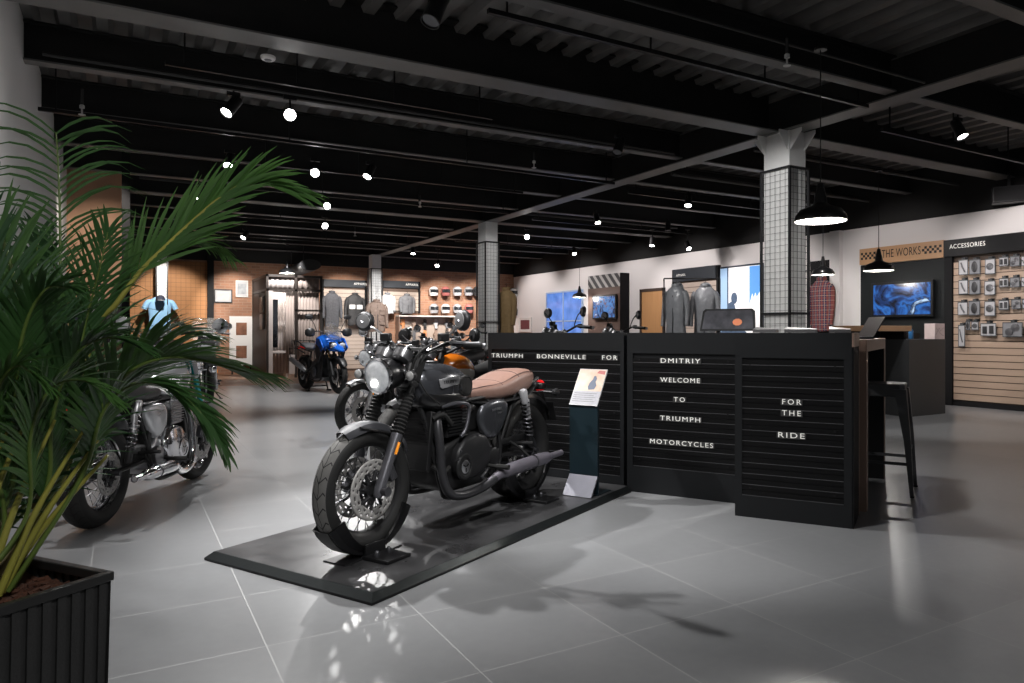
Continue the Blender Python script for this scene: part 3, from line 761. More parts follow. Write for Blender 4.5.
    pl = MB().prism([(-.90, .70), (-.97, .70), (-1.045, .50), (-1.04, .48), (-1.02, .49)], -.05, .05, 'xz').build('plate_holder', MATTB, t, bevel=.004)
    if not lod: MB().box((-1.045, 0, .555), (.006, .19, .14), Matrix.Rotation(rad(20), 3, 'Y')).build('licence_plate_blank', MATTB2, pl)
    for s_ in (1, -1):
        i_ = MB().tube([(-.93, s_*.03, .70), (-.93, s_*.15, .70)], .008, 6).lathe([(.010, -.03), (.024, -.012), (.027, .012), (.012, .024), (.001, .026)], (-.93, s_*.17, .70), (-1, 0, 0), 14).build('rear_indicator', g('ind_m', MATTB2), t)
    # --- pegs, stand, cables
    for s_ in g('pegs', (1, -1)):
        fp = MB().tube([(-.14, s_*.15, .315), (-.15, s_*.215, .31)], .012, 8).tube([(-.15, s_*.215, .31), (-.155, s_*.30, .312)], .016, 8).build('foot_peg', RUBBER, t)
        MB().tube([(-.13, s_*.17, .30), (.0, s_*.21, .27), (.02, s_*.24, .275)], .007, 6).build('foot_lever', ALUD, fp)
        MB().tube([(-.46, s_*.13, .40), (-.47, s_*.22, .41), (-.475, s_*.27, .41)], .012, 8).build('passenger_peg', MATTB, t)
    if g('stand', True):
        MB().tube([(-.06, .13, .20), (-.02, .24, .05), (-.01, .27, .012)], .011, 8).box((-.01, .275, .008), (.06, .05, .012)).build('side_stand', MATTB, t)
    if not lod:
        mb = MB()
        for pts in ([(.30, .22, 1.05), (.42, .14, .98), (.44, .08, .80), (.30, .06, .70)], [(.30, -.22, 1.05), (.43, -.14, .98), (.45, -.08, .80), (.32, -.06, .70)], [(.33, .20, 1.09), (.46, .12, .99), (.50, .09, .80), (.56, .105, .55), (.64, .09, .40)], [(.42, .1, .86), (.38, .13, .78), (.30, .15, .72)], [(-.10, .13, .52), (-.22, .135, .46), (-.34, .13, .56)]):
            MB().tube(pts, .0045, 6, sm=6).build('control_cable', RUBBER, t)
        # bent bright coolant pipe seen beside the cylinder
        MB().tube([(.26, .125, .70), (.16, .155, .715), (.07, .16, .70), (.05, .16, .66), (.09, .165, .56), (.13, .16, .52)], .011, 10, sm=5).build('breather_pipe', FORKG, t)
        MB().box((.05, .10, .685), (.05, .06, .05)).build('injector_cover', mat('dark red plastic', (.12, .02, .012), .5), t, bevel=.01)
    return t

# axis frame used for the display bike: (Z, R) camera ground coordinates
def heading(th):
    """world z rotation for a bike whose rear points th degrees to the side of the line of sight"""
    a = rad(th); d = zr(-cos(a), -sin(a)); return math.atan2(d.y, d.x)
TH = 30.3
MAINROT = heading(TH)
MAINPOS = zr(4.316, -.609, .056)
main = bike('motorcycle', 'matt black and graphite roadster with brown leather seat, alone on the black display platform', MAINPOS, MAINROT,
            dict(tank=GRAPH, seat=LEATHER, fender=mat('dark satin mudguard', (.045, .046, .052), .5, .2, nz=.06), lit=True, tank_dz=-.014, tank_drop=.028, seat_dz=-.026, mx=.05, shockcap=mat('pale alloy', (.50, .50, .52), .4, .3), stem=ALU, bright=mat('satin gauge can', (.30, .30, .31), .3, .9), stand=False))

# wheel chocks under the display bike
def chock(label, xl, r, w, plate_y, hgt, name='wheel_chock'):
    M = Matrix.Rotation(MAINROT, 4, 'Z'); o = MAINPOS+M.to_3x3() @ Vector((xl, 0, 0)); o.z = .042
    t = thing(name, label, 'wheel chock', o, MAINROT, 'steel chocks under the display bike')
    cr = MB(); N = 16; R = []
    a0, a1 = rad(206), rad(331)
    for i in range(N+1):
        a = a0+(a1-a0)*i/N; rr = r+.007
        p = lambda q, y: (cos(a)*q, y, r+sin(a)*q+.014)
        q2 = r-.075*abs(cos(a))-.02; h = w/2+.010
        R.append([p(rr, -h+.02), p(q2, -h-.012), p(q2, -h), p(rr-.003, -h+.010), p(rr-.003, h-.010), p(q2, h), p(q2, h+.012), p(rr, h-.02)])
    for ring in R:
        for k, q in enumerate(ring):
            if q[2] < .003: ring[k] = (q[0], q[1], .003)
    cr.rings(R, False)
    for ring in (R[0], R[-1]): cr.add(ring, [(0, 1, 2, 3), (0, 3, 4, 7), (7, 4, 5, 6)])
    cr.build('cradle', BLACK, t, smooth=40)
    MB().bx((-.20, -w/2-.02, 0), (.20, w/2+.02, .006)).build('base_frame', BLACK, t, bevel=.004)
    pl = MB().bx((-.085, w/2+.01, 0), (.085, plate_y, .018)).bx((-.07, w/2+.012, .014), (.07, w/2+.026, .07)).build('foot_plate', BLACK, t, bevel=.003)
    for xx in (-.04, .045):
        MB().lathe([(.014, 0), (.014, .018), (.009, .026), (.0, .03)], (xx, w/2+.075, .018), (0, 0, 1), 12).build('bolt', ALUD, pl)
chock('black steel chock cradling the front tyre of the display bike', .725, .318, .115, .24, .2)
chock('black steel chock cradling the rear tyre of the display bike', -.725, .320, .155, .27, .2)

# neighbours in the row behind the display bike
def pair(front, th, wb=1.45):
    """bike root from the (Z, R) of its front wheel and the direction of its tail"""
    a = rad(th); return zr(front[0]+.725*cos(a), front[1]+.725*sin(a)), heading(th)
chromed = dict(lod=1, rim=CHROME, spoke=CHROME, engine=ALU, cover=CHROME, exhaust=CHROME, header=CHROME, metal=ALU, fork=ALU, tube=CHROME, cap_m=CHROME, bar=CHROME, shell=CHROME, spring=CHROME, mir_m=CHROME, stem=CHROME, ind_m=CHROME, fins=ALU, tyre_m=TYRE2, gauges=True)
o, r = pair((5.4, -1.13), 30)
bike('motorcycle', 'roadster with orange and ivory tank and ribbed black seat, just behind the display bike', o, r, dict(lod=1, exh=(-1,), pegs=(-1,), stand=False, tank=ORANGE, tank_low=CREAM, low_h=.74, rim=MATTB, rf=.33, rimf=.245, tyre_m=TYRE2, fender=MATTB2, tank_dz=.05, seat_dz=.05, side=MATTB, exhaust=ALU, gauges=True, mir=-.03, mircap=MATTB2, gaiter=True))
o, r = pair((7.9, -2.15), 31)
bike('motorcycle', 'silver chromed roadster whose pale mudguard shows past the display bike headlight', o, r, dict(chromed, tank=SILVERP, fender=SILVERP, side=SILVERP, gaiter=False))
o, r = pair((10.2, -1.95), 31)
bike('motorcycle', 'black and chrome roadster standing third behind the display bike', o, r, dict(chromed, tank=JET, fender=JET, side=JET, UP=.05, up=.05))
o, r = pair((12.2, -1.75), 31)
bike('motorcycle', 'chrome trimmed roadster with high bars, deepest in the row behind the display bike', o, r, dict(chromed, tank=SILVERP, fender=SILVERP, side=JET, up=.12))
# behind the palm
a = (-2.77, 4.34); f_ = (-2.89, 5.79)
d = zr(f_[1]-a[1], f_[0]-a[0]); mid = zr((f_[1]+a[1])/2, (f_[0]+a[0])/2)
bike('motorcycle', 'silver and chrome roadster with teal fork tubes, seen through the palm fronds', mid, math.atan2(d.y, d.x), dict(chromed, lod=0, tank=SILVERP, tank_under=SILVERP, fender=SILVERP, side=SILVERP, tube=TEAL, gaiter=False, seat=BSEAT, rear_black=0, up=.05, mturn=.25, steer=-3))
# touring cruiser at the back behind the palm
o, r = pair((12.0, -5.75), -32)
bk = bike('motorcycle', 'chrome cruiser with windscreen facing out beside the pale blue shirt', o, r, dict(chromed, tank=JET, fender=JET, side=JET, up=.1, head_r=.12))
MB().rings([[Vector((.40-.10*(1-abs(q)), q*.24, 1.05)) for q in (-1, -.5, 0, .5, 1)]+[Vector((.395-.10*(1-abs(q)), q*.24, 1.05)) for q in (1, .5, 0, -.5, -1)], [Vector((.28-.08*(1-abs(q)), q*.20, 1.42)) for q in (-1, -.5, 0, .5, 1)]+[Vector((.275-.08*(1-abs(q)), q*.20, 1.42)) for q in (1, .5, 0, -.5, -1)]], True).build('windscreen', SCREENP, bk)
# two bikes behind the counter: only bars, mirrors and tank tops show over it
for (Z, R, lab, tm) in ((8.0, .38, 'dark roadster behind the counter in front of the striped screen panel', JET), (9.4, 1.12, 'black roadster behind the counter in front of the wooden door', JET)):
    pos = zr(Z, R, .16)
    st_ = MB().bx((-1.05, -.34, 0), (1.05, .34, .158)).build('display_plinth', BLACKM, None, bevel=.01, loc=zr(Z, R, 0), rotz=heading(58))
    tag(st_, 'low black plinth under the '+('bike in front of the striped panel' if R < .5 else 'bike in front of the wooden door'), 'plinth')
    bike('motorcycle', lab, pos, heading(58), dict(chromed, tank=tm, fender=tm, side=tm, mir_m=MATTB2, stem=MATTB, bar=MATTB, up=.02, mir=.03, shell=JET, bulb=CLEAR))

# ------------------------------------------------------------------ adventure bike
def adventure(label, loc, rotz):
    t = thing('adventure_motorcycle', label, 'motorcycle', loc, rotz)
    wheel(t, (.76, 0, .345), .345, .11, .25, MATTB, ALUD, MATTB, TYRE2, (1, -1), .15, cast=True, lod=1)
    wheel(t, (-.76, 0, .325), .325, .15, .22, MATTB, ALUD, MATTB, TYRE2, (-1,), .13, cast=True, lod=1, hub_w=.14)
    for s_ in (1, -1):
        f = MB().tube([(.76, s_*.105, .345), (.62, s_*.105, .66)], [.034, .030], 12).build('fork_leg', MATTB, t)
        MB().tube([(.63, s_*.105, .64), (.44, s_*.105, 1.06)], .024, 12).build('fork_tube', BRONZE, f)
        MB().prism([(.66, .47), (.60, .45), (.585, .60), (.63, .70)], s_*.128, s_*.150, 'xz').build('fork_guard', MATTB, f, bevel=.006)
    arc_fender((.76, 0, .345), .36, 30, 160, .075, .02).build('front_mudguard', MATTB, t)
    # beak and side fairings
    bk = MB().loft([(.98, .03, .80, .83), (.90, .07, .79, .87), (.78, .11, .80, .93), (.62, .15, .80, 1.0), (.5, .16, .82, 1.05)], 18, 2.8).build('beak', BLUEP, t, smooth=60, subd=1)
    tk = MB().loft([(.56, .16, .84, 1.06), (.46, .235, .80, 1.12), (.30, .25, .80, 1.15), (.10, .19, .80, 1.11), (-.08, .13, .80, 1.0), (-.14, .10, .80, .92)], 22, 2.8).build('tank', BLUEP, t, smooth=70, subd=1)
    for s_ in (1, -1):
        MB().prism([(.58, .86), (.46, 1.02), (.30, 1.0), (.24, .80), (.34, .60), (.42, .58), (.52, .74)], s_*.225, s_*.25, 'xz').build('fairing_panel', MATTB2 if s_ < 0 else MATTB2, t, bevel=.012)
        MB().prism([(.66, .88), (.50, 1.06), (.34, 1.08), (.30, .96), (.44, .90), (.56, .80)], s_*.235, s_*.262, 'xz').build('fairing_flash', BLUEP, t, bevel=.012)
        hl = MB().prism([(.80, .90), (.68, 1.0), (.64, .96), (.70, .86)], s_*.02, s_*.145, 'xz').build('headlight', CHROME, t, bevel=.015)
        MB().ell((.76, s_*.085, .935), (.045, .058, .042), 14, 8).build('lens', GLASSL, hl)
    MB().loft([(.66, .10, 1.03, 1.05), (.60, .15, 1.05, 1.16), (.50, .16, 1.08, 1.30), (.44, .13, 1.12, 1.37), (.42, .06, 1.2, 1.38)], 16, 2.5).build('windscreen', SCREENP, t, smooth=70)
    MB().loft([(-.08, .12, .82, .90), (-.20, .15, .80, .905), (-.42, .165, .80, .90), (-.50, .15, .84, .95), (-.80, .13, .88, .975), (-.9, .09, .9, .96)], 18, 3).build('seat', mat('grey vinyl', (.14, .14, .15), .5), t, smooth=70, subd=1)
    mb = MB()
    for s_ in (1, -1):
        mb.tube([(-.55, s_*.15, .90), (-.75, s_*.17, .98), (-1.02, s_*.16, 1.0)], .012, 8, sm=4).tube([(-.50, s_*.14, .75), (-.9, s_*.18, .86), (-1.02, s_*.16, 1.0)], .012, 8)
        mb.tube([(-.55, s_*.24, .60), (-.95, s_*.26, .60), (-1.0, s_*.26, .85), (-.6, s_*.24, .86)], .010, 8)
    mb.bx((-1.10, -.16, .995), (-.72, .16, 1.01)); mb.build('luggage_rack', MATTB, t)
    mb = MB()
    for s_ in (1, -1):
        mb.tube([(.44, s_*.05, .95), (.2, s_*.16, .62), (-.25, s_*.16, .42)], .022, 8, sm=4).tube([(.40, s_*.04, .9), (.34, s_*.13, .5), (.25, s_*.14, .24), (-.2, s_*.14, .24), (-.3, s_*.14, .5), (-.2, s_*.12, .8)], .018, 8, sm=4).tube([(-.2, s_*.12, .78), (-.9, s_*.13, .88)], .016, 8)
    mb.build('frame', MATTB, t)
    en = MB().prism([(.30, .40), (.27, .27), (-.22, .24), (-.28, .42), (-.1, .60), (.2, .72), (.32, .60)], -.15, .15, 'xz').build('engine', MATTB2, t, bevel=.02)
    for s_ in (1, -1): MB().lathe([(.11, -.02), (.11, .02), (.08, .035), (.0, .038)], (.02, s_*.15, .40), (0, s_, 0), 20).build('engine_cover', ALUD, en)
    MB().prism([(.40, .30), (.32, .22), (-.1, .20), (-.1, .26), (.3, .30)], -.13, .13, 'xz').build('bash_plate', ALU, t, bevel=.01)
    MB().box((.36, 0, .62), (.03, .30, .26)).build('radiator', MATTB, t)
    MB().tube([(-.27, 0, .38), (-.5, .10, .36), (-.76, .12, .325)], .03, 8).tube([(-.27, 0, .38), (-.5, -.10, .36), (-.76, -.12, .325)], .03, 8).build('swingarm', MATTB, t)
    MB().tube([(-.30, -.20, .40), (-.45, -.24, .48), (-.90, -.26, .62)], [.03, .055, .055], 14, sm=3).build('muffler', ALU, t)
    arc_fender((-.76, 0, .325), .37, 60, 150, .08, .02).build('rear_mudguard', MATTB, t)
    MB().box((-1.0, 0, .86), (.05, .16, .05)).build('tail_light', REDL, t, bevel=.01)
    hb = MB().tube([(.22, .42, 1.16), (.32, .2, 1.20), (.36, .06, 1.14), (.36, -.06, 1.14), (.32, -.2, 1.20), (.22, -.42, 1.16)], .012, 8, sm=4).build('handlebar', MATTB, t)
    for s_ in (1, -1):
        MB().tube([(.29, s_*.28, 1.19), (.22, s_*.42, 1.16)], .018, 10).build('grip', RUBBER, hb)
        MB().loft([(.40, .02, 1.12, 1.22), (.37, .09, 1.09, 1.26), (.33, .10, 1.09, 1.25), (.31, .04, 1.12, 1.2)], 12, 2.6, y0=s_*.38).build('hand_guard', MATTB2, hb, smooth=60)
        MB().tube([(.32, s_*.24, 1.2), (.34, s_*.30, 1.34), (.33, s_*.36, 1.44)], .007, 8).build('mirror_stem', MATTB, hb)
        MB().ell((.33, s_*.39, 1.48), (.022, .085, .05), 14, 8).build('mirror_housing', MATTB2, hb)
    mb = MB()
    for s_ in (1, -1): mb.tube([(-.10, s_*.12, .26), (-.16, s_*.20, .02)], .014, 8).box((-.16, s_*.22, .012), (.10, .06, .02))
    mb.tube([(-.14, -.17, .10), (-.14, .17, .10)], .012, 8)
    mb.build('centre_stand', MATTB, t)
    return t
fr, re_ = zr(13.83, -4.15), zr(14.97, -5.15); d = fr-re_
adventure('blue adventure motorcycle with luggage rack in front of the changing booth', (fr+re_)/2, math.atan2(d.y, d.x))
# ------------------------------------------------------------------ platform and counters
FL, FR = on_floor(204.2, 560.1), on_floor(374.3, 606.9)
PANG = rad(31.37); DV = zr(cos(PANG), sin(PANG)).normalized(); EV = zr(-sin(PANG), cos(PANG)).normalized()
prot = math.atan2(EV.y, EV.x)             # local x along the front edge, y away
m, nt, b = new_mat('dark slate tile'); n1 = _noise(nt, 5, 6); n2 = _noise(nt, 40, 4)
nt.links.new(_mix(nt, n1, (.014, .014, .015), (.075, .075, .078)), b.inputs['Base Color'])
nt.links.new(_v(nt, 'MULTIPLY_ADD', n1, .30, .17), b.inputs['Roughness']); _bump(nt, b, n2, .03, .002); SLATE = m
W_, L_ = 1.196, 2.585
pf = MB().bx((0, 0, .0), (W_, L_, .012)).build('display_platform', BLACK, None, smooth=0, loc=FL, rotz=prot)
tag(pf, 'low dark slate display platform under the brown-seated bike', 'platform')
MB().add([(0, 0, .012), (W_, 0, .012), (W_, L_, .012), (0, L_, .012), (.03, .035, .041), (W_-.03, .035, .041), (W_-.03, L_, .041), (.03, L_, .041)],
         [(0, 1, 5, 4), (1, 2, 6, 5), (2, 3, 7, 6), (3, 0, 4, 7), (4, 5, 6, 7)]).build('edge_trim', mat('anodised dark trim', (.03, .035, .036), .35, .7), pf, smooth=0)
MB().bx((.034, .039, .036), (W_-.034, L_, .0415)).build('slate_top', SLATE, pf, smooth=0)

PANELM = mat('anthracite laminate', (.012, .013, .0145), .45, spec=.28, nz=.06, scale=3)
SLATM = mat('black slat board', (.004, .004, .0045), .4, spec=.25, nz=.1)
STRIP = mat('groove strip', (.20, .20, .21), .4, .6)
LETTER = mat('white letters', (.85, .84, .80), .5, emit=.22, emit_col=(1, .98, .92)); TILEK = mat('letter tile', (.055, .055, .055), .4)
def counter(label, o, u, length, depth, rows, words, end=False):
    o = zr(*o); u = zr(*u).normalized(); rz = math.atan2(u.y, u.x)
    back = Vector((-u.y, u.x, 0)); H = 1.170
    t = thing('counter', label, 'counter', o, rz)
    mb = MB().bx((0, .014, 0), (length, depth, H))
    z0, z1 = rows[0], rows[1]; m0, m1 = rows[2], rows[3]
    mb.bx((0, 0, 0), (length, .014, z0)).bx((0, 0, z1), (length, .014, H)).bx((0, 0, z0), (m0, .014, z1)).bx((length-m1, 0, z0), (length, .014, z1))
    ca = mb.build('carcass', PANELM, t, smooth=0)
    sb = MB(); st = MB(); p = .0345; z = z0+.004; k = 0
    while z+p < z1:
        sb.add([(m0, .0065, z), (length-m1, .0065, z), (length-m1, .0035, z+.002), (m0, .0035, z+.002), (m0, .0035, z+p-.003), (length-m1, .0035, z+p-.003), (m0, .0065, z+p-.001), (length-m1, .0065, z+p-.001)],
               [(0, 1, 2, 3), (3, 2, 5, 4), (4, 5, 7, 6)])
        if k % 2 == 0: st.bx((m0, .003, z-.0018), (length-m1, .013, z+.0008))
        z += p; k += 1
    b_ = sb.build('slat_board', SLATM, t, smooth=0); st.build('groove_strip', STRIP, b_, smooth=0)
    for body, x0, x1, y in words:                       # pixel span of each word -> on the board
        def hit(px, py):
            d = at(px, py, 1.0)-Vector((0, 0, EYE)); q = (o-Vector((0, 0, 0))).dot(back)/d.dot(back)
            w_ = Vector((0, 0, EYE))+d*q-o; return w_.dot(u), w_.z
        (ua, za), (ub, zb) = hit(x0, y), hit(x1, y)
        z = (za+zb)/2; wd = ub-ua
        k = (z-z0)//p; z = z0+.004+p*(k+.5)-.002
        MB().bx((ua-.008, -.001, z-.020), (ub+.008, .0034, z+.020)).build('letter_tile_strip', TILEK, b_, smooth=0)
        text('lettering', body, ((ua+ub)/2, -.0015, z), (1, 0, 0), (0, 0, 1), .047, LETTER, b_, 1.25 if len(body) > 3 else 1.4, .0008, fit=wd)
    for zz in (z0+.05, (z0+z1)/2, z1-.05):
        for xx in (m0+.05, length-m1-.05): MB().lathe([(.007, .0), (.007, .003), (.003, .004)], (xx, .0035, zz), (0, -1, 0), 10).build('fixing_screw', BLACK, b_)
    if end:
        MB().bx((length, .0, H-.085), (length+.012, depth, H)).bx((length, depth-.03, 0), (length+.012, depth, H-.085)).build('end_edging', WALNUT, t, smooth=0)
        MB().bx((length, .004, .0), (length+.010, depth-.03, H-.085)).build('end_panel', BLACKM, t, smooth=0)
    return t
cL = (6.0, -.553); c0 = (5.335, .533); c1 = (4.948, 1.236)
counter('dark slatted counter section behind the info stand, one line of letters along its top', cL, (-.521, .8535), 1.250, .15, (.10, 1.035, .04, .03), [('TRIUMPH', 492, 523, 357.2), ('BONNEVILLE', 537, 585.5, 357.8), ('FOR', 602, 617, 358.6)])
counter('dark slatted counter section with five centred lines of letters', (c0[0]-.002, c0[1]+.004), (c1[0]-c0[0], c1[1]-c0[1]), .800, .35, (.19, 1.02, .045, .0), [('DMITRIY', 660.5, 700, 361.2), ('WELCOME', 660.5, 700, 380.8), ('TO', 674, 685, 401.2), ('TRIUMPH', 660.5, 700.5, 421.8), ('MOTORCYCLES', 650, 713, 441.8)])
counter('protruding dark slatted counter section with three short words, beside the bar stool', (4.616, 1.155), (-.317, .619), .695, .40, (.135, 1.012, .045, .045), [('FOR', 782, 801, 400.5), ('THE', 782, 801, 412), ('RIDE', 778, 804.5, 435.5)], end=True)

# information stand on the platform
so = zr(4.955, .150, .0415); srz = prot
st = thing('info_stand', 'slim black information stand on the platform corner', 'stand', so, srz)
GREYM = mat('light grey metal', (.20, .20, .235), .45, .2); NAVY = mat('dark blue-black panel', (.010, .020, .026), .32)
hw = .112
MB().add([(-hw, 0, .004), (hw, 0, .004), (hw, .10, .135), (-hw, .10, .135), (-hw, .012, .0), (hw, .012, .0), (hw, .112, .125), (-hw, .112, .125)], [(0, 1, 2, 3), (7, 6, 5, 4), (0, 4, 5, 1), (3, 2, 6, 7), (0, 3, 7, 4), (1, 5, 6, 2)]).build('foot', GREYM, st, smooth=0)
MB().bx((-hw, .10, .125), (hw, .112, .63)).bx((-hw, .112, .0), (hw, .124, .63)).bx((-hw, .10, .0), (hw, .30, .006)).build('upright', NAVY, st, smooth=0)
sl = Vector((0, .163, .245)).normalized(); sn = Vector((0, -sl.z, sl.y)); o_ = Vector((0, .092, .622))
ax = (Vector((1, 0, 0)), sl, sn*-1)
sg = MB().obox(o_, ax, (-hw, 0, .0), (hw, .295, .010)).build('sign_board', mat('sign white', (.28, .28, .30), .4), st, smooth=0)
def sprint(nm, m, x0, x1, y0, y1, lift=.0006): return MB().obox(o_, ax, (x0, y0, -lift), (x1, y1, 0)).build(nm, m, sg, smooth=0)
m, nt, b = new_mat('desert photo print'); nn = _noise(nt, 14, 4)
nt.links.new(_mix(nt, nn, (.40, .19, .09), (.50, .44, .38)), b.inputs['Base Color']); b.inputs['Roughness'].default_value = .3; b.inputs['Emission Strength'].default_value = .05; nt.links.new(_mix(nt, nn, (.50, .24, .11), (.66, .58, .50)), b.inputs['Emission Color'])
sprint('photo_print', m, -hw+.004, hw-.004, .115, .291)
sprint('text_block', mat('grey print', (.22, .22, .25), .4, nz=.3, scale=80), -hw+.004, hw-.004, .012, .113)
for k in range(5): sprint('text_line', mat('dark print', (.06, .06, .07), .5), -hw+.014, hw-.03-.02*(k % 2), .03+.016*k, .034+.016*k, .0009)
def blob(pts, m, nm, lift=.0009):
    M = Matrix((ax[0], ax[1], ax[2])).transposed(); n = len(pts)
    return MB().add([o_+M @ Vector((a, b_, -lift)) for a, b_ in pts], [tuple(range(n))]).build(nm, m, sg, smooth=0)
blob([(.005, .125), (.05, .13), (.06, .16), (.045, .19), (.05, .215), (.035, .24), (.02, .235), (.018, .21), (.0, .18), (-.005, .15)], mat('rider print', (.03, .05, .10), .5), 'rider_print')
blob([(.035, .262), (.10, .25), (.10, .28), (.05, .285)], mat('red print', (.35, .06, .05), .5), 'lettering_print')

# bar table, stool and things on the counters
po = zr(4.70, 2.035); pd = zr(.87, .493).normalized(); prz = math.atan2(pd.y, pd.x)-PI/2   # local y runs away along the table, x towards the viewer's side
bt = thing('bar_table', 'tall brown bar table with slab legs beside the counter end', 'table', po, prz)
MB().bx((-.50, 0, 1.045), (0, 1.30, 1.125)).build('table_top', WALNUT, bt, bevel=.003)
for y0 in (0, 1.22):
    lg = MB().bx((-.50, y0, 0), (0, y0+.08, 1.045)).build('leg', WALNUT, bt, bevel=.003)
    yy = (y0+.08, y0+.083) if y0 == 0 else (y0-.003, y0)
    MB().bx((-.49, yy[0], .0), (-.005, yy[1], 1.04)).build('inner_panel', BLACKM, lg, smooth=0)
MB().bx((-.44, .0845, .20), (-.42, 1.2155, .26)).build('stretcher', BLACKM, bt, smooth=0)
GUN = mat('gunmetal sheet', (.085, .086, .090), .5, .3, nz=.1)
s_o = zr(5.40, 2.455)
sto = thing('bar_stool', 'backless gunmetal sheet-steel bar stool at the brown bar table', 'stool', s_o, prz)
MB().rings([[(a*s, b_*s, z) for a, b_ in ((-1, -.8), (-.8, -1), (.8, -1), (1, -.8), (1, .8), (.8, 1), (-.8, 1), (-1, .8))] for s, z in ((.156, .705), (.160, .71), (.160, .79), (.152, .798), (.13, .794), (.02, .790))], True).build('seat', GUN, sto, smooth=30)
for a in (-1, 1):
    for b_ in (-1, 1):
        R = []
        for z, q, w_ in ((.0, .213, .022), (.40, .182, .042), (.76, .135, .075)):
            R.append([(a*q+dx*w_*.5*a, b_*q+dy*w_*.5*b_, z) for dx, dy in ((1, 1), (-1.2, 1), (-1.2, .6), (.5, .5), (.6, -1.2), (1, -1.2))])
        lg = MB().rings(R, True).build('leg', GUN, sto, smooth=25)
        MB().bx((a*.213-.014, b_*.213-.014, 0), (a*.213+.014, b_*.213+.014, .012)).build('foot_cap', RUBBER, lg)
mb = MB()
for z, q in ((.22, .196), (.30, .19)):
    if z < .25: mb.bx((-q, -q-.004, z), (q, -q+.004, z+.022)).bx((-q, q-.004, z), (q, q+.004, z+.022))
    else: mb.bx((-q-.004, -q, z), (-q+.004, q, z+.022)).bx((q-.004, -q, z), (q+.004, q, z+.022))
mb.build('foot_rail', GUN, sto, smooth=0)
# laptop on the bar table
lo = zr(5.25, 2.15, 1.126)
lp = thing('laptop', 'open dark laptop on the brown bar table, lid leaning back', 'laptop', lo, math.atan2(lo.y, lo.x)+rad(200))
MB().bx((-.16, -.11, 0), (.16, .11, .016)).build('keyboard_base', ALUD, lp, bevel=.004)
MB().obox((0, .11, .016), (Vector((1, 0, 0)), Vector((0, .5, .866)), Vector((0, -.866, .5))), (-.15, 0, -.008), (.15, .165, 0)).build('lid', mat('dark brown-grey shell', (.022, .018, .018), .5, spec=.2), lp, bevel=.003)
# dark glossy framed screen at the back of the counter
so2 = zr(5.16, 1.235, 1.186); du = zr(-.383, .706).normalized(); drz = math.atan2(du.y, du.x)
ds = thing('tilted_display', 'dark glossy framed screen tilted back on the counter, orange reflection painted on its glass', 'display', so2, drz)
out = [(-.20, 0), (.20, 0), (.188, .145), (.170, .162), (-.170, .162), (-.188, .145)]
tl = (Vector((1, 0, 0)), Vector((0, .25, .968)), Vector((0, -.968, .25)))
Mx = Matrix(tl).transposed()
def tprism(out, a, b_):
    mb = MB(); n = len(out)
    return mb.add([Mx @ Vector((x, y, a)) for x, y in out]+[Mx @ Vector((x, y, b_)) for x, y in out], [tuple(range(n))[::-1], tuple(range(n, 2*n))]+[(k, (k+1) % n, n+(k+1) % n, n+k) for k in range(n)])
tprism(out, -.012, .0).build('bezel', BLACK, ds, smooth=0)
tprism([(x*.92, .012+y*.85) for x, y in out], 0, .001).build('screen_glass', mat('dark reflective glass', (.15, .15, .17), .12, .3, nz=.8, scale=14, coat=.8), ds, smooth=0)
tprism([(.07+.035*cos(a), .062+.026*sin(a)) for a in [2*PI*k/10 for k in range(10)]], .001, .0015).build('painted_reflection', mat('painted orange reflection', (.75, .22, .08), .4, emit=.2), ds, smooth=0)  # glowing orange disc stands in for a reflection in the glass
MB().tube([(0, .02, .05), (0, .12, .005)], .012, 8).bx((-.06, .06, 0), (.06, .14, .008)).build('kickstand', BLACK, ds)
# brochures on the counter tops
PAPER = mat('grey brochure paper', (.13, .125, .13), .5, nz=.2, scale=30); PAPER2 = mat('rust brochure cover', (.20, .13, .11), .5, nz=.3, scale=30)
for (px, Z, R, sz, lab, mm) in ((766, 4.95, None, (.15, .21), 'thick grey brochure pile edge beside the glossy tilted screen', PAPER), (801, 4.80, None, (.20, .14), 'flat grey magazine lying on the counter in front of the caged column', PAPER), (840, 4.66, None, (.13, .12), 'small rust-edged catalogue on the counter end', PAPER2)):
    R = (px-CX)/FPX*Z
    bz = zr(Z, R, 1.171)
    t = thing('brochure', lab, 'brochure', bz, drz+.1)
    MB().bx((-sz[0]/2, -sz[1]/2, 0), (sz[0]/2, sz[1]/2, .022)).build('pages', PAPER, t, smooth=0)
    MB().add([(-sz[0]/2, -sz[1]/2, .0225), (sz[0]/2, -sz[1]/2, .0225), (sz[0]/2, sz[1]/2, .026), (-sz[0]/2, sz[1]/2, .040), (0, 0, .026)], [(0, 1, 4), (1, 2, 4), (2, 3, 4), (3, 0, 4)]).build('cover', mm, t, smooth=0)

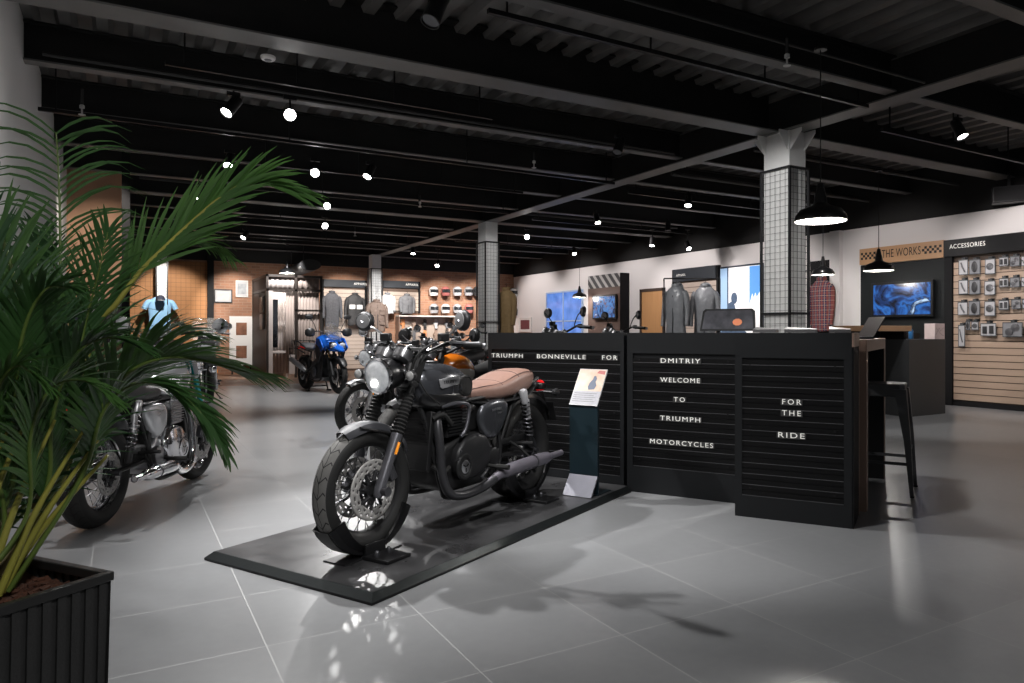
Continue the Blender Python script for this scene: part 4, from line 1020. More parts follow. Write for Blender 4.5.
# ------------------------------------------------------------------ service desk and workshop wall
dk = thing('service_desk', 'charcoal service desk with raised oak ledge under the workshop screen', 'desk', zr(10.0, 4.92), 0)
MB().bx((0, 0, 0), (.86, .75, 1.075)).build('cabinet', mat('charcoal laminate', (.045, .046, .048), .45, nz=.05, scale=2), dk, smooth=0)
MB().bx((-.85, .02, 1.19), (.09, .60, 1.265)).build('ledge', wood_mat('oak ledge', (.55, .33, .19), (.42, .235, .12), 0), dk, bevel=.003)
MB().bx((-.85, .06, 0), (-.80, .56, 1.19)).build('ledge_support', BLACKM, dk, smooth=0); MB().bx((.03, .10, 1.075), (.08, .55, 1.19)).build('ledge_support', BLACKM, dk, smooth=0)
MB().bx((-.80, .45, 0), (0, .47, 1.19)).build('back_panel', BLACKM, dk, smooth=0)
bxp = on_y(934.5, 338, 6.15)
bxo = thing('cardboard_box', 'pale pink cardboard box with a line emblem on the charcoal desk', 'box', (bxp.x, 6.15, 1.076), 0)
MB().bx((-.12, -.08, 0), (.12, .08, .225)).build('carton', mat('pale pink card', (.62, .50, .49), .7), bxo, bevel=.003)
mb = MB()
for a, b_ in (((-.10, .06), (-.02, .16)), ((-.02, .16), (.02, .12)), ((.02, .12), (.10, .17)), ((-.09, .16), (.05, .06)), ((.05, .06), (.10, .05))): mb.tube([(a[0], -.0805, a[1]), (b_[0], -.0805, b_[1])], .003, 4)
mb.build('printed_line', mat('faint print', (.30, .22, .21), .7), bxo)
q = on_y(911, 338, 6.4); t = thing('spray_bottle', 'small blue bottle standing on the charcoal desk', 'bottle', (q.x, 6.4, 1.076))
MB().lathe([(.03, 0), (.034, .01), (.034, .12), (.012, .15), (.012, .17)], (0, 0, 0), (0, 0, 1), 14).build('flask', mat('blue plastic', (.03, .14, .34), .3), t); MB().lathe([(.016, .165), (.018, .20), (.008, .21)], (0, 0, 0), (0, 0, 1), 12).build('cap', BLACK, t)
q = on_y(919, 338, 6.5); t = thing('desk_phone', 'black desk telephone between the blue bottle and the pink box', 'telephone', (q.x-.05, 6.60, 1.076))
MB().prism([(-.09, 0), (.09, 0), (.09, .03), (-.09, .09)], -.09, .09, 'yz').build('base_unit', BLACK, t, bevel=.004); MB().tube([(-.06, -.08, .10), (-.06, -.05, .085), (-.06, .06, .085), (-.06, .09, .10)], [.02, .014, .014, .02], 8).build('handset', BLACK, t)

def screen_mat(name, cols, scale, strength=1.6, seed=0):
    m, nt, b = new_mat(name); tc = nt.nodes.new('ShaderNodeTexCoord'); mp = nt.nodes.new('ShaderNodeMapping'); nt.links.new(tc.outputs['Object'], mp.inputs[0]); mp.inputs['Location'].default_value = (seed, seed*2, seed)
    n = nt.nodes.new('ShaderNodeTexNoise'); nt.links.new(mp.outputs[0], n.inputs['Vector']); n.inputs['Scale'].default_value = scale; n.inputs['Detail'].default_value = 3; n.inputs['Distortion'].default_value = 1.6
    r = nt.nodes.new('ShaderNodeValToRGB'); nt.links.new(n.outputs[0], r.inputs[0]); e = r.color_ramp.elements
    e[0].position = .34; e[0].color = (*cols[0], 1); e[1].position = .72; e[1].color = (*cols[-1], 1)
    for k, c in enumerate(cols[1:-1]): x = e.new(.34+.38*(k+1)/(len(cols)-1)); x.color = (*c, 1)
    b.inputs['Base Color'].default_value = (.01, .01, .01, 1); b.inputs['Roughness'].default_value = .2
    nt.links.new(r.outputs[0], b.inputs['Emission Color']); b.inputs['Emission Strength'].default_value = strength
    return m
y0, y1 = 6.815, 8.37
wk = thing('workshop_wall', 'black workshop wall board with wooden chequered header and screen', 'display wall', (XR, 0, 0))
MB().bx((-.05, y0, .02), (-.001, y1, 2.38)).build('backing_board', mat('charcoal wall board', (.012, .014, .015), .5, nz=.1, spec=.25), wk, smooth=0)
PLY = wood_mat('plywood header', (.60, .36, .20), (.47, .27, .14), 1)
hd = MB().bx((-.08, y0+.0, 2.39), (-.001, y1, 2.675)).build('header_board', PLY, wk, smooth=0)
INK = mat('black ink', (.012, .012, .012), .6)
text('lettering', 'THE WORKS', (-.0815, (y0+y1)/2-.03, 2.54), (0, -1, 0), (0, 0, 1), .20, INK, hd, 1.05, .0006, fit=.72)
text('small_lettering', 'SERVICE  &  CARE', (-.0815, (y0+y1)/2-.03, 2.425), (0, -1, 0), (0, 0, 1), .03, INK, hd, 1.3, .0006, fit=.5) if False else None
mb = MB(); q = .042
for s_ in (0, 1):
    for i in range(8):
        for j in range(3):
            if (i+j) % 2 == 0:
                yy = (y1-.03-i*q) if s_ == 0 else (y0+.03+(i+1)*q); mb.bx((-.0815, yy-q, 2.478+j*q), (-.079, yy, 2.478+(j+1)*q))
mb.build('chequer_pattern', INK, hd, smooth=0)
q0, q1 = on_x(872.5, 280, XR-.1), on_x(934.5, 280, XR-.1)
zt, zb = on_x(903, 281.5, XR-.1).z, on_x(903, 317, XR-.1).z
def tv(label, x, ya, yb, za, zb_, m, name='television', nrm=-1):
    t = thing(name, label, 'television', (x, 0, 0))
    MB().bx((-.05, ya, za), (.0, yb, zb_)).build('casing', BLACK, t, bevel=.004)
    MB().bx((-.052, ya+.045, za+.04), (-.0495, yb-.045, zb_-.04)).build('screen', m, t, smooth=0)
    MB().bx((-.001, (ya+yb)/2-.15, (za+zb_)/2-.1), (.035, (ya+yb)/2+.15, (za+zb_)/2+.1)).build('wall_mount', BLACKM, t, smooth=0)
    return t
SCR1 = screen_mat('workshop film', [(.002, .004, .012), (.008, .03, .12), (.02, .12, .42), (.01, .02, .05), (.45, .62, .85)], 2.6, 1.1, 5)
tv('wide screen showing a blue film on the workshop board', XR-.088, q1.y, q0.y, zb, zt, SCR1)

# ------------------------------------------------------------------ slatwall displays
def slat_panel(mb, axis, a0, a1, z0, z1, pitch, depth):
    """slats with open grooves; axis 0 = runs along world x in front of y, axis 1 = along y in front of x"""
    z = z0
    while z+pitch <= z1+.001:
        lo, hi = (a0, 0, z), (a1, depth, z+pitch-.012)
        if axis: lo, hi = (0, a0, z), (depth, a1, z+pitch-.012)
        mb.bx(lo, hi); z += pitch
    return mb
ya, yb = 4.3, 6.80
aw = thing('accessory_slatwall', 'light oak slatwall with black header hung with accessory packs', 'display wall', (XR-.06, 0, 0))
MB().bx((.03, ya, .08), (.059, yb-.1, 2.40)).build('groove_backing', mat('dark groove', (.05, .032, .022), .7), aw, smooth=0)
slat_panel(MB(), 1, ya, yb-.14, .10, 2.38, .105, .034).build('slat_panel', OAKY, aw, smooth=0)
hdr = MB().bx((-.05, ya, 2.39), (.059, yb-.001, 2.66)).build('header_panel', BLACK, aw, bevel=.003)
MB().bx((-.03, yb-.13, .0), (.059, yb-.003, 2.39)).bx((.0, ya, 0), (.059, yb-.13, .08)).build('side_frame', BLACKM, aw, smooth=0)
c_ = on_x(967, 246, XR-.112)
text('lettering', 'ACCESSORIES', (-.0515, c_.y, 2.545), (0, -1, 0), (0, 0, 1), .10, LETTER, hdr, 1.1, .0006, fit=.56)
CARD = mat('white card', (.46, .46, .48), .5, nz=.1); CARDG = mat('grey card', (.22, .225, .24), .5, nz=.2); CARDD = mat('dark card', (.07, .075, .08), .5, nz=.2); BLIST = mat('clear blister', (.75, .77, .8), .12, .0, trans=.6, nz=.2)
PRODUCT = mat('dark product', (.03, .03, .033), .4); PRODG = mat('steel product', (.14, .14, .15), .35, .6)
ROW = ['top', 'second', 'third', 'bottom']
packs = [(0, [(105, 170, 160, 255), (165, 170, 230, 250), (255, 165, 315, 250), (335, 155, 390, 205), (397, 150, 455, 205), (461, 148, 520, 203)]),
         (1, [(105, 285, 160, 365), (165, 285, 230, 365), (252, 290, 315, 370), (335, 275, 390, 325), (397, 270, 455, 325), (461, 268, 520, 322)]),
         (2, [(100, 410, 158, 485), (162, 405, 228, 485), (252, 405, 315, 490), (333, 400, 392, 455), (405, 395, 460, 450), (466, 392, 520, 446)]),
         (3, [(103, 540, 142, 665), (145, 520, 172, 570), (178, 520, 220, 570), (230, 530, 320, 605), (355, 525, 470, 610)])]
ORD = ['first', 'second', 'third', 'fourth', 'fifth', 'sixth']
SH = ['a dark lever', 'a black oval pad', 'a round grey plate', 'small silver parts', 'small chrome knobs', 'clear bagged parts', 'a short steel bar', 'two upright strips', 'two black discs', 'silver fittings', 'a silver clamp', 'a pale clip', 'a black bent arm', 'a curved guard', 'a ringed disc', 'a square black lens', 'a round bright cap', 'a clear bag', 'a long white tube', 'a tiny tool', 'crossed pliers', 'a pair of grips', 'a curved cable']
k = 0
for r_, L in packs:
    for i, (x0, y0_, x1, y1_) in enumerate(L):
        X = XR-.14
        a, b_ = on_x(940+x0/5.69, 230+y0_/5.69, X), on_x(940+x1/5.69, 230+y1_/5.69, X)
        w_, h_ = a.y-b_.y, a.z-b_.z
        lab = 'pack with %s, %s from the charcoal board in %s oak slatwall row' % (SH[k], ORD[i], ROW[r_])
        t = thing('accessory_pack', lab, 'accessory pack', (X, (a.y+b_.y)/2, (a.z+b_.z)/2), 0, 'accessory packs on the oak slatwall')
        MB().bx((0, -w_/2, -h_/2), (.004, w_/2, h_/2)).bx((0, -.025, h_/2), (.004, .025, h_/2+.03)).build('card', CARDD, t, smooth=0)
        MB().bx((-.002, -w_/2+.012, -h_/2+.014), (0, w_/2-.012, h_/2-.016)).build('insert', (CARD, CARDG, CARD)[k % 3], t, smooth=0)
        pr = MB(); s_ = k % 6
        if s_ == 0: pr.tube([(-.012, -w_*.2, -h_*.3), (-.012, w_*.05, 0), (-.012, w_*.2, h_*.3)], min(w_, h_)*.08, 8)
        elif s_ == 1: pr.ell((-.010, 0, 0), (.012, w_*.26, h_*.38), 14, 8)
        elif s_ == 2: pr.lathe([(w_*.34, 0), (w_*.34, .01), (w_*.16, .014), (w_*.14, .01)], (-.002, 0, 0), (-1, 0, 0), 16)
        elif s_ == 3: pr.bx((-.015, -w_*.35, -h_*.3), (-.002, -w_*.08, h_*.3)).bx((-.015, w_*.08, -h_*.3), (-.002, w_*.35, h_*.25))
        elif s_ == 4: pr.lathe([(w_*.2, 0), (w_*.2, .014), (.003, .018)], (-.002, -w_*.15, h_*.15), (-1, 0, 0), 12).lathe([(w_*.2, 0), (w_*.2, .014), (.003, .018)], (-.002, w_*.15, -h_*.15), (-1, 0, 0), 12)
        else: pr.tube([(-.01, -w_*.36, -h_*.1), (-.01, -w_*.1, h_*.2), (-.01, w_*.1, -h_*.2), (-.01, w_*.36, h_*.1)], min(w_, h_)*.06, 8, sm=4)
        pr.build('product', PRODUCT if k % 2 else PRODG, t)
        MB().tube([(.076, 0, h_/2+.02), (-.03, 0, h_/2+.02), (-.035, 0, h_/2+.03)], .004, 6).bx((.066, -.03, h_/2-.0), (.078, .03, h_/2+.04)).build('hook', BLACK, t)
        k += 1

# striped screen panel, far end of the showroom wall
pa, pb = on_x(588, 300, XR-.3), on_x(620, 300, XR-.3)
BROWNP = mat('brown panel', (.115, .075, .062), .5)
m, nt, b = new_mat('diagonal stripes'); v = sw(nt, 1, 2); s = nt.nodes.new('ShaderNodeSeparateXYZ'); nt.links.new(v, s.inputs[0])
f = _v(nt, 'LESS_THAN', _v(nt, 'FRACT', _v(nt, 'MULTIPLY', _v(nt, 'SUBTRACT', s.outputs[0], s.outputs[1]), 3.4)), .45)
nt.links.new(_mix(nt, f, (.05, .05, .052), (.42, .41, .40)), b.inputs['Base Color']); STRIPE = m
zt_, zs = on_x(600, 275, XR-.3).z, on_x(600, 288, XR-.3).z
sp_ = thing('screen_tower', 'brown screen tower with grey striped header on the white wall', 'display wall', (XR-.3, 0, 0))
MB().bx((0, pb.y, 0), (.298, pa.y, zs)).build('body', BROWNP, sp_, smooth=0)
MB().bx((0, pb.y, zs), (.298, pa.y, zt_)).build('striped_header', STRIPE, sp_, smooth=0)
MB().bx((0, pb.y-.012, 0), (.298, pb.y, zt_)).build('side_cheek', BLACKM, sp_, smooth=0)
qa, qb = on_x(593, 307, XR-.36), on_x(616.5, 307, XR-.36)
SCR2 = screen_mat('showroom film', [(.003, .006, .02), (.02, .06, .20), (.05, .20, .5), (.10, .04, .05), (.4, .55, .8)], 5, 1.0, 9)
tv('screen showing a colourful film on the striped brown tower', XR-.336, qb.y, qa.y, on_x(605, 319, XR-.36).z, on_x(605, 295, XR-.36).z, SCR2)
# blue glass doorway at the far corner
qa, qb = on_x(548, 300, XR), on_x(583, 300, XR); z1 = on_x(565, 292.5, XR).z
gm, nt, b = new_mat('blue lit glass'); v = sw(nt, 1, 2); n1 = _noise(nt, 2.5, 3, vec=v)
e_ = _mix(nt, n1, (.01, .05, .26), (.16, .32, .75)); nt.links.new(e_, b.inputs['Emission Color']); b.inputs['Emission Strength'].default_value = .6; b.inputs['Roughness'].default_value = .08; nt.links.new(e_, b.inputs['Base Color'])
wd = struct(MB().bx((XR-.03, qb.y, .0), (XR-.015, qa.y, z1)).build('window_1', gm, smooth=0))
mb = MB()
for yy in (qb.y-.03, (qa.y+qb.y)/2, qa.y): mb.bx((XR-.05, yy, 0), (XR-.005, yy+.05, z1+.04))
mb.bx((XR-.05, qb.y, z1), (XR-.005, qa.y, z1+.04)).bx((XR-.05, qb.y, 1.5), (XR-.005, qa.y, 1.54))
mb.build('window_frame', mat('pale blue frame', (.35, .48, .7), .4), wd, smooth=0)
# wooden door in a dark frame
qa, qb = on_x(641, 300, XR), on_x(665.5, 300, XR); z1 = on_x(653, 288.5, XR).z
dr = struct(MB().bx((XR-.03, qb.y+.07, 0), (XR-.01, qa.y-.07, z1-.07)).build('door_1', DOORWOOD, smooth=0))
MB().bx((XR-.05, qb.y, 0), (XR-.001, qb.y+.07, z1)).bx((XR-.05, qa.y-.07, 0), (XR-.001, qa.y, z1)).bx((XR-.05, qb.y, z1-.07), (XR-.001, qa.y, z1)).build('door_frame', mat('dark brown frame', (.05, .03, .022), .5), dr, smooth=0)
MB().tube([(XR-.03, qa.y-.14, 1.02), (XR-.07, qa.y-.14, 1.02), (XR-.07, qa.y-.27, 1.02)], .010, 8).build('door_handle', ALU, dr)
# small framed notice beside the far corner
def picture(name, label, axis, p0, p1, m, fm, fw=.03, depth=.03, mount=None, group=None, off=0):
    """framed picture between two wall points (axis 0: on the brick wall, 1: on the showroom wall)"""
    w_ = abs(p1.x-p0.x) if axis == 0 else abs(p1.y-p0.y); h_ = abs(p1.z-p0.z); c = (p0+p1)/2
    t = thing(name, label, 'picture', (c.x, YF-off, c.z) if axis == 0 else (XR-off, c.y, c.z), 0 if axis == 0 else -PI/2, group)
    mb = MB(); w2, h2 = w_/2, h_/2
    mb.bx((-w2, -depth, -h2), (w2, -.001, -h2+fw)).bx((-w2, -depth, h2-fw), (w2, -.001, h2)).bx((-w2, -depth, -h2+fw), (-w2+fw, -.001, h2-fw)).bx((w2-fw, -depth, -h2+fw), (w2, -.001, h2-fw))
    mb.build('frame', fm, t, smooth=0)
    MB().bx((-w2+fw, -depth*.55, -h2+fw), (w2-fw, -.001, h2-fw)).build('mount', mount or CARD, t, smooth=0)
    MB().bx((-w2*.68, -depth*.55-.002, -h2*.62), (w2*.68, -depth*.55, h2*.62)).build('print', m, t, smooth=0)
    return t
BLKF = mat('black frame', (.02, .02, .02), .4); PRA = mat('brown photograph', (.22, .10, .06), .5, nz=.8, scale=6); PRB = mat('grey photograph', (.32, .34, .36), .5, nz=.7, scale=7); PRC = mat('maroon print', (.16, .05, .06), .5, nz=.4, scale=6); PRW = mat('pale sketch', (.55, .54, .52), .5, nz=.25, scale=9)
picture('framed_picture', 'wide black-framed picture with pale print, lower of the two on the brick', 0, on_y(214, 302.7, YF), on_y(232.3, 289.5, YF), PRW, BLKF)
picture('framed_picture', 'upright white-framed photograph on the brick, above the tall white panel', 0, on_y(235.6, 297, YF), on_y(248, 280.7, YF), PRB, mat('white frame', (.6, .6, .58), .4))
picture('framed_notice', 'white notice with maroon print on the white wall by the far corner', 1, on_x(519, 332, XR), on_x(532, 317, XR), PRC, WHITE, mount=WHITE)
pp0, pp1 = on_y(229, 372, YF), on_y(252.7, 316.5, YF)
wp = thing('poster_panel', 'tall white panel with two brown photographs leaning on the brick wall', 'poster', ((pp0.x+pp1.x)/2, YF-.10, 0))
w_ = (pp1.x-pp0.x)/2
MB().bx((-w_, 0, .25), (w_, .03, pp1.z)).build('board', WHITE, wp, smooth=0)
MB().bx((-w_+.05, -.02, 0), (-w_+.09, .05, .25)).bx((w_-.09, -.02, 0), (w_-.05, .05, .25)).build('board_foot', BLACK, wp, smooth=0)
MB().bx((-w_*.45, -.004, 1.10), (w_*.45, 0, 1.45)).build('upper_print', PRA, wp, smooth=0); MB().bx((-w_*.45, -.004, .45), (w_*.45, 0, .80)).build('lower_print', PRA, wp, smooth=0)
# illuminated mural on the showroom wall
qa, qb = on_x(720, 300, XR-.06), on_x(762, 300, XR-.06); ztm = on_x(740, 265, XR-.06).z
mu = thing('light_box', 'tall backlit mural of white mountains and blue sky behind the caged column', 'light box', (XR-.06, 0, 0))
MB().bx((0, qb.y, .01), (.058, qa.y, ztm)).build('casing', mat('mural frame', (.04, .05, .07), .4), mu, smooth=0)
def em(name, c, s): return mat(name, c, .4, emit=s, emit_col=c, nz=.15, scale=3)
def ypx(px): return on_x(px, 300, XR-.06).y
for nm, x0, x1, z0, z1, mm in (('snow_print', 720.6, 761.4, .25, ztm-.04, em('backlit snow', (.80, .77, .77), .62)), ('haze_print', 720.6, 728, .25, ztm-.04, em('backlit haze', (.30, .44, .62), .5)), ('trim_print', 727.4, 728.6, .25, ztm-.04, em('backlit dark', (.05, .07, .12), .2))):
    k = {'snow_print': .002, 'haze_print': .004, 'trim_print': .006}[nm]
    MB().bx((-k, ypx(x1), z0), (0, ypx(x0), z1)).build(nm, mm, mu, smooth=0)
ysk = [ypx(749.5), ypx(761.3)]
n = 9; ed = [(ysk[0]+(ysk[1]-ysk[0])*i/(n-1), 1.92+.22*((i*37) % 5)/5-.1*abs(i-5)*.3) for i in range(n)]
MB().prism([(ysk[0], ztm-.05), (ysk[1], ztm-.05)]+ed[::-1], -.004, -.001, 'yz').build('sky_print', em('backlit sky', (.10, .28, .62), .6), mu, smooth=0)
fg = MB(); y_ = ypx(733)
for dy, z, r1, r2 in ((.0, 1.35, .20, .26), (.05, 1.65, .14, .2), (-.04, 1.92, .1, .13), (.18, 1.1, .26, .14), (-.2, 1.1, .24, .16), (.1, 1.5, .1, .1)): fg.ell((-.006, y_+dy, z), (.003, r1, r2), 10, 6)
fg.build('rider_print', mat('dark backlit print', (.05, .08, .13), .4, nz=.8, scale=14, emit=.25, emit_col=(.18, .24, .36)), mu)
MB().prism([(ypx(721), .25), (ypx(761), .25), (ypx(761), .6), (ypx(742), .45), (ypx(721), .7)], -.005, -.002, 'yz').build('rock_print', em('backlit rock', (.25, .30, .38), .5), mu, smooth=0)
# clothing slatwall left of the mural
qa, qb = on_x(673, 300, XR-.06), on_x(719, 300, XR-.06); zt_ = on_x(696, 267.5, XR-.06).z
def wall_slat(name, label, axis, a0, a1, ztop, word, hdr=.27, base=0.0, pos=0, pitch=.12):
    t = thing(name, label, 'display wall', (XR-.06, 0, 0) if axis else (0, YF-.06, 0))
    def B(lo, hi): return ((lo[1], lo[0], lo[2]), (hi[1], hi[0], hi[2])) if axis else (lo, hi)
    MB().bx(*B((a0, .03, base), (a1, .058, ztop))).build('backing', mat('slat backing', (.12, .08, .06), .7), t, smooth=0)
    slat_panel(MB(), axis, a0+.06, a1-.06, base+.08, ztop-hdr, pitch, .03).build('slat_panel', mat('beige slats', (.50, .41, .35), .6, nz=.08), t, smooth=0)
    mb = MB()
    for lo, hi in (((a0, -.03, base), (a0+.06, .03, ztop)), ((a1-.06, -.03, base), (a1, .03, ztop))): mb.bx(*B(lo, hi))
    mb.build('side_frame', BLACKM, t, smooth=0)
    h = MB().bx(*B((a0+.06, -.05, ztop-hdr), (a1-.06, .03, ztop))).build('header', mat('header grey', (.035, .04, .048), .45, spec=.3), t, smooth=0)
    c = a0+(a1-a0)*pos
    if axis: text('lettering', word, (-.0515, c, ztop-hdr/2), (0, -1, 0), (0, 0, 1), .08, LETTER, h, 1.1, .0006)
    else: text('lettering', word, (c, -.0515, ztop-hdr/2), (1, 0, 0), (0, 0, 1), .10, LETTER, h, 1.1, .0006)
    return t
wall_slat('clothing_slatwall', 'slatwall display between the wooden door and the backlit mural', 1, qb.y, qa.y, zt_, 'APPAREL', .30, pos=.78)
qa, qb = on_y(321.5, 300, YF-.06), on_y(366.5, 300, YF-.06)
wall_slat('clothing_slatwall', 'slatwall display touching the changing booth on the brick wall', 0, qa.x, qb.x, on_y(345, 280, YF-.06).z, 'APPAREL', .22, pos=.86)
qa, qb = on_y(381, 300, YF-.06), on_y(420, 300, YF-.06)
wall_slat('clothing_slatwall', 'slatwall display between the white column and the wall of helmets', 0, qa.x, qb.x, on_y(400, 281, YF-.06).z, 'APPAREL', .22, pos=.78, base=1.78)
# black clothing board beside the pilaster
qa, qb = on_x(812, 300, XR), on_x(832, 300, XR)
cb_ = thing('clothing_board', 'black hanging board behind the plaid shirt', 'display wall', (XR-.05, 0, 0))
MB().bx((0, qb.y+.02, .1), (.048, qa.y, 2.55)).build('board', BLACKM, cb_, smooth=0); MB().tube([(-.16, (qa.y+qb.y)/2-.25, 2.36), (-.16, (qa.y+qb.y)/2+.25, 2.36)], .012, 8).tube([(0, (qa.y+qb.y)/2, 2.36), (-.16, (qa.y+qb.y)/2, 2.36)], .01, 8).build('rail', BLACK, cb_)

# ------------------------------------------------------------------ changing booth
bo = thing('changing_booth', 'black-framed changing booth with pale curtains and mirror', 'changing booth', (3.10, 19.5, 0))
BW, BD, BH = 1.40, 2.35, 2.66
BRK = mat('dark bronze frame', (.030, .022, .018), .45)
mb = MB()
for x in (0, .70, BW-.06): mb.bx((x, 0, 0), (x+.06, .06, BH))
for x in (0, BW-.06): mb.bx((x, BD-.06, 0), (x+.06, BD, BH))
for z in (2.24, BH-.06): mb.bx((0, 0, z), (BW, .06, z+.06)).bx((0, 0, z), (.06, BD, z+.06)).bx((BW-.06, 0, z), (BW, BD, z+.06))
mb.bx((.70, 0, 1.72), (BW, .05, 1.77))
mb.build('frame', BRK, bo, smooth=0)
MB().bx((.012, .06, 0), (.028, BD-.06, 2.60)).build('side_panel', mat('dark brown board', (.028, .017, .012), .55, spec=.25), bo, smooth=0)
PALE = mat('pale lining', (.52, .455, .425), .7, nz=.05)
MB().bx((.03, BD-.05, 0), (BW-.03, BD-.03, BH-.06)).build('back_lining', PALE, bo, smooth=0)
def curtain(x0, x1, y, z0, z1, n, amp, m, nm):
    mb = MB(); N = n*8; vs = []
    for i in range(N+1):
        x = x0+(x1-x0)*i/N; yy = y+amp*sin(2*PI*n*i/N)
        vs += [(x, yy, z0), (x, yy*1.0, z1)]
    mb.add(vs, [(2*i, 2*i+1, 2*i+3, 2*i+2) for i in range(N)])
    o = mb.build(nm, m, bo, smooth=80); s_ = o.modifiers.new('s', 'SOLIDIFY'); s_.thickness = .006
CUR = mat('beige curtain', (.34, .275, .245), .8, nz=.1); CURP = mat('white curtain', (.50, .44, .415), .8, nz=.05)
curtain(.07, .70, .09, 2.30, 2.60, 5, .012, CURP, 'top_curtain'); curtain(.76, 1.34, .09, 2.30, 2.60, 4, .014, CUR, 'top_curtain')
curtain(.50, .70, .10, .12, 2.24, 3, .014, CUR, 'curtain'); curtain(.78, 1.34, .12, .05, 2.24, 7, .012, CUR, 'curtain')
curtain(.05, .72, .9, .1, 2.24, 8, .014, CURP, 'inner_curtain')
MB().bx((.06, -.005, 0), (.16, .055, 2.24)).bx((.56, .0, .1), (.70, .04, .6)).build('pale_post', PALE, bo, smooth=0)
mi = MB().bx((.17, .32, .80), (.33, .34, 2.02)).build('mirror', mat('dark mirror', (.25, .25, .27), .05, 1), bo, smooth=0)
MB().bx((.16, .335, .78), (.34, .355, 2.04)).build('mirror_frame', BRK, mi, smooth=0)
be = MB().bx((.10, .12, .64), (.55, .55, .69)).bx((.10, .12, .0), (.14, .55, .64)).bx((.51, .12, 0), (.55, .55, .64)).build('bench', PALE, bo, smooth=0)
for z in (1.45, 1.9): MB().bx((-.035, .35, z-.2), (.012, .8, z+.2)).build('side_picture', PRW, bo, smooth=0)

# ------------------------------------------------------------------ clothes
def garment(name, label, cat, loc, rz, m, h=.70, w=.48, d=.20, sleeve=.58, group=None, collar=None, extra=None, hood=False, hang=True, spread=.10, zipm=None, seed=1):
    rg = random.Random(seed); ph = [rg.uniform(0, 6) for _ in range(6)]
    t = thing(name, label, cat, loc, rz, group)
    R = []; N = 28
    prof = [(0, .44, .40), (.03, .46, .46), (.15, .45, .48), (.35, .44, .48), (.55, .46, .52), (.70, .49, .54), (.80, .50, .50), (.88, .46, .42), (.94, .34, .34), (.975, .20, .28), (1.0, .145, .26)]
    for z, a, b_ in prof:
        ring = []
        for k in range(N):
            q = 2*PI*k/N; wr = 1+.045*sin(3*q+ph[0]+z*5)+.06*sin(6*q+ph[1]-z*13)*(1.05-z)+.03*sin(10*q+ph[3]+z*21)*(1.1-z)
            ring.append((w*a*cos(q)*wr, d*b_*math.copysign(abs(sin(q))**.8, sin(q))*wr, z*h+.008*sin(4*q+ph[2])*(1 if z < .2 else 0)))
        R.append(ring)
    R.insert(0, [(x*.93, y*.8, z+.03) for x, y, z in R[0]])
    MB().rings(R, True).build('body', m, t, smooth=70, subd=1)
    for s_ in (1, -1):
        z1 = h*.87
        if sleeve > .3: pts = [(s_*w*.40, 0, z1), (s_*w*.50, 0, z1-.10), (s_*(w*.50+spread*.6), -.01, z1-sleeve*.55), (s_*(w*.48+spread), -.05, z1-sleeve)]; rr = [.072, .078, .066, .052]
        else: pts = [(s_*w*.38, 0, z1-.02), (s_*w*.52, 0, z1-.06), (s_*(w*.52+.08), 0, z1-sleeve)]; rr = [.085, .095, .092]
        sl = MB().tube(pts, rr, 14, sm=5, flat=.75).build('sleeve', m, t, smooth=70)
        if sleeve > .3: MB().tube([Vector(pts[-1])+Vector((0, .004, .02)), Vector(pts[-1])-Vector((0, .004, .02))], .055, 12, flat=.75).build('cuff', collar or m, sl)
    if collar:
        MB().lathe([(.085, -.02), (.095, .0), (.085, .05), (.075, .05), (.08, 0)], (0, 0, h*.985), (0, -.15, 1), 18).build('collar', collar, t)
    if hood: MB().ell((0, d*.25, h*.95), (.13, .09, .12), 14, 8).build('hood', m, t)
    if zipm: MB().bx((-.008, -d*.51, .03), (.008, -d*.47, h*.80)).build('zip', zipm, t)
    if extra: extra(t, w, h, d)
    if hang:
        MB().tube([(-w*.36, 0, h*.90), (0, 0, h*1.0), (w*.36, 0, h*.90)], .008, 6).tube([(0, 0, h), (0, 0, h+.06), (.02, 0, h+.085), (.0, 0, h+.11), (-.02, 0, h+.095)], .004, 6, sm=3).build('hanger', BLACK, t)
    return t
DENIM = mat('dark grey denim', (.085, .088, .10), .8, nz=.3, scale=20, bump=.5); GREYJ = mat('grey textile', (.20, .205, .22), .75, nz=.25, scale=16, bump=.5); TANJ = mat('tan waxed cotton', (.36, .26, .21), .7, nz=.15, scale=14, bump=.5)
WHJ = mat('white textile', (.68, .67, .66), .75, nz=.1, bump=.5); KHAKI = mat('khaki cotton', (.26, .17, .075), .75, nz=.2, scale=14, bump=.5); BLKJ = mat('black textile', (.03, .03, .032), .7, nz=.3, bump=.5); HOOD = mat('grey wet-look nylon', (.145, .15, .16), .38, nz=.3, scale=10, bump=.5)
LBLUE = mat('pale blue cotton', (.24, .46, .68), .8, nz=.05, sheen=.2); NAVYC = mat('navy cotton', (.02, .025, .045), .8)
def pockets(m, chest=True):
    def f(t, w, h, d):
        for s_ in (1, -1):
            for z in ((.30, .62) if chest else (.30,)):
                p = MB().bx((s_*w*.24-.065, -d*.55, h*z-.06), (s_*w*.24+.065, -d*.44, h*z+.06)).build('pocket', m, t, bevel=.008)
                MB().bx((s_*w*.24-.07, -d*.57, h*z+.03), (s_*w*.24+.07, -d*.45, h*z+.065)).build('pocket_flap', m, p, bevel=.006)
    return f
def yoke(m, m2):
    def f(t, w, h, d):
        MB().bx((-w*.40, -d*.54, h*.52), (w*.40, -d*.44, h*.66)).build('chest_stripe', m, t, bevel=.01)
        MB().bx((-w*.05, -d*.555, h*.40), (w*.05, -d*.45, h*.66)).build('chest_panel', m2, t, bevel=.005)
    return f
def hung(px, ytop, ybot, Y): a, b_ = on_y(px, ytop, Y), on_y(px, ybot, Y); return b_, a.z-b_.z
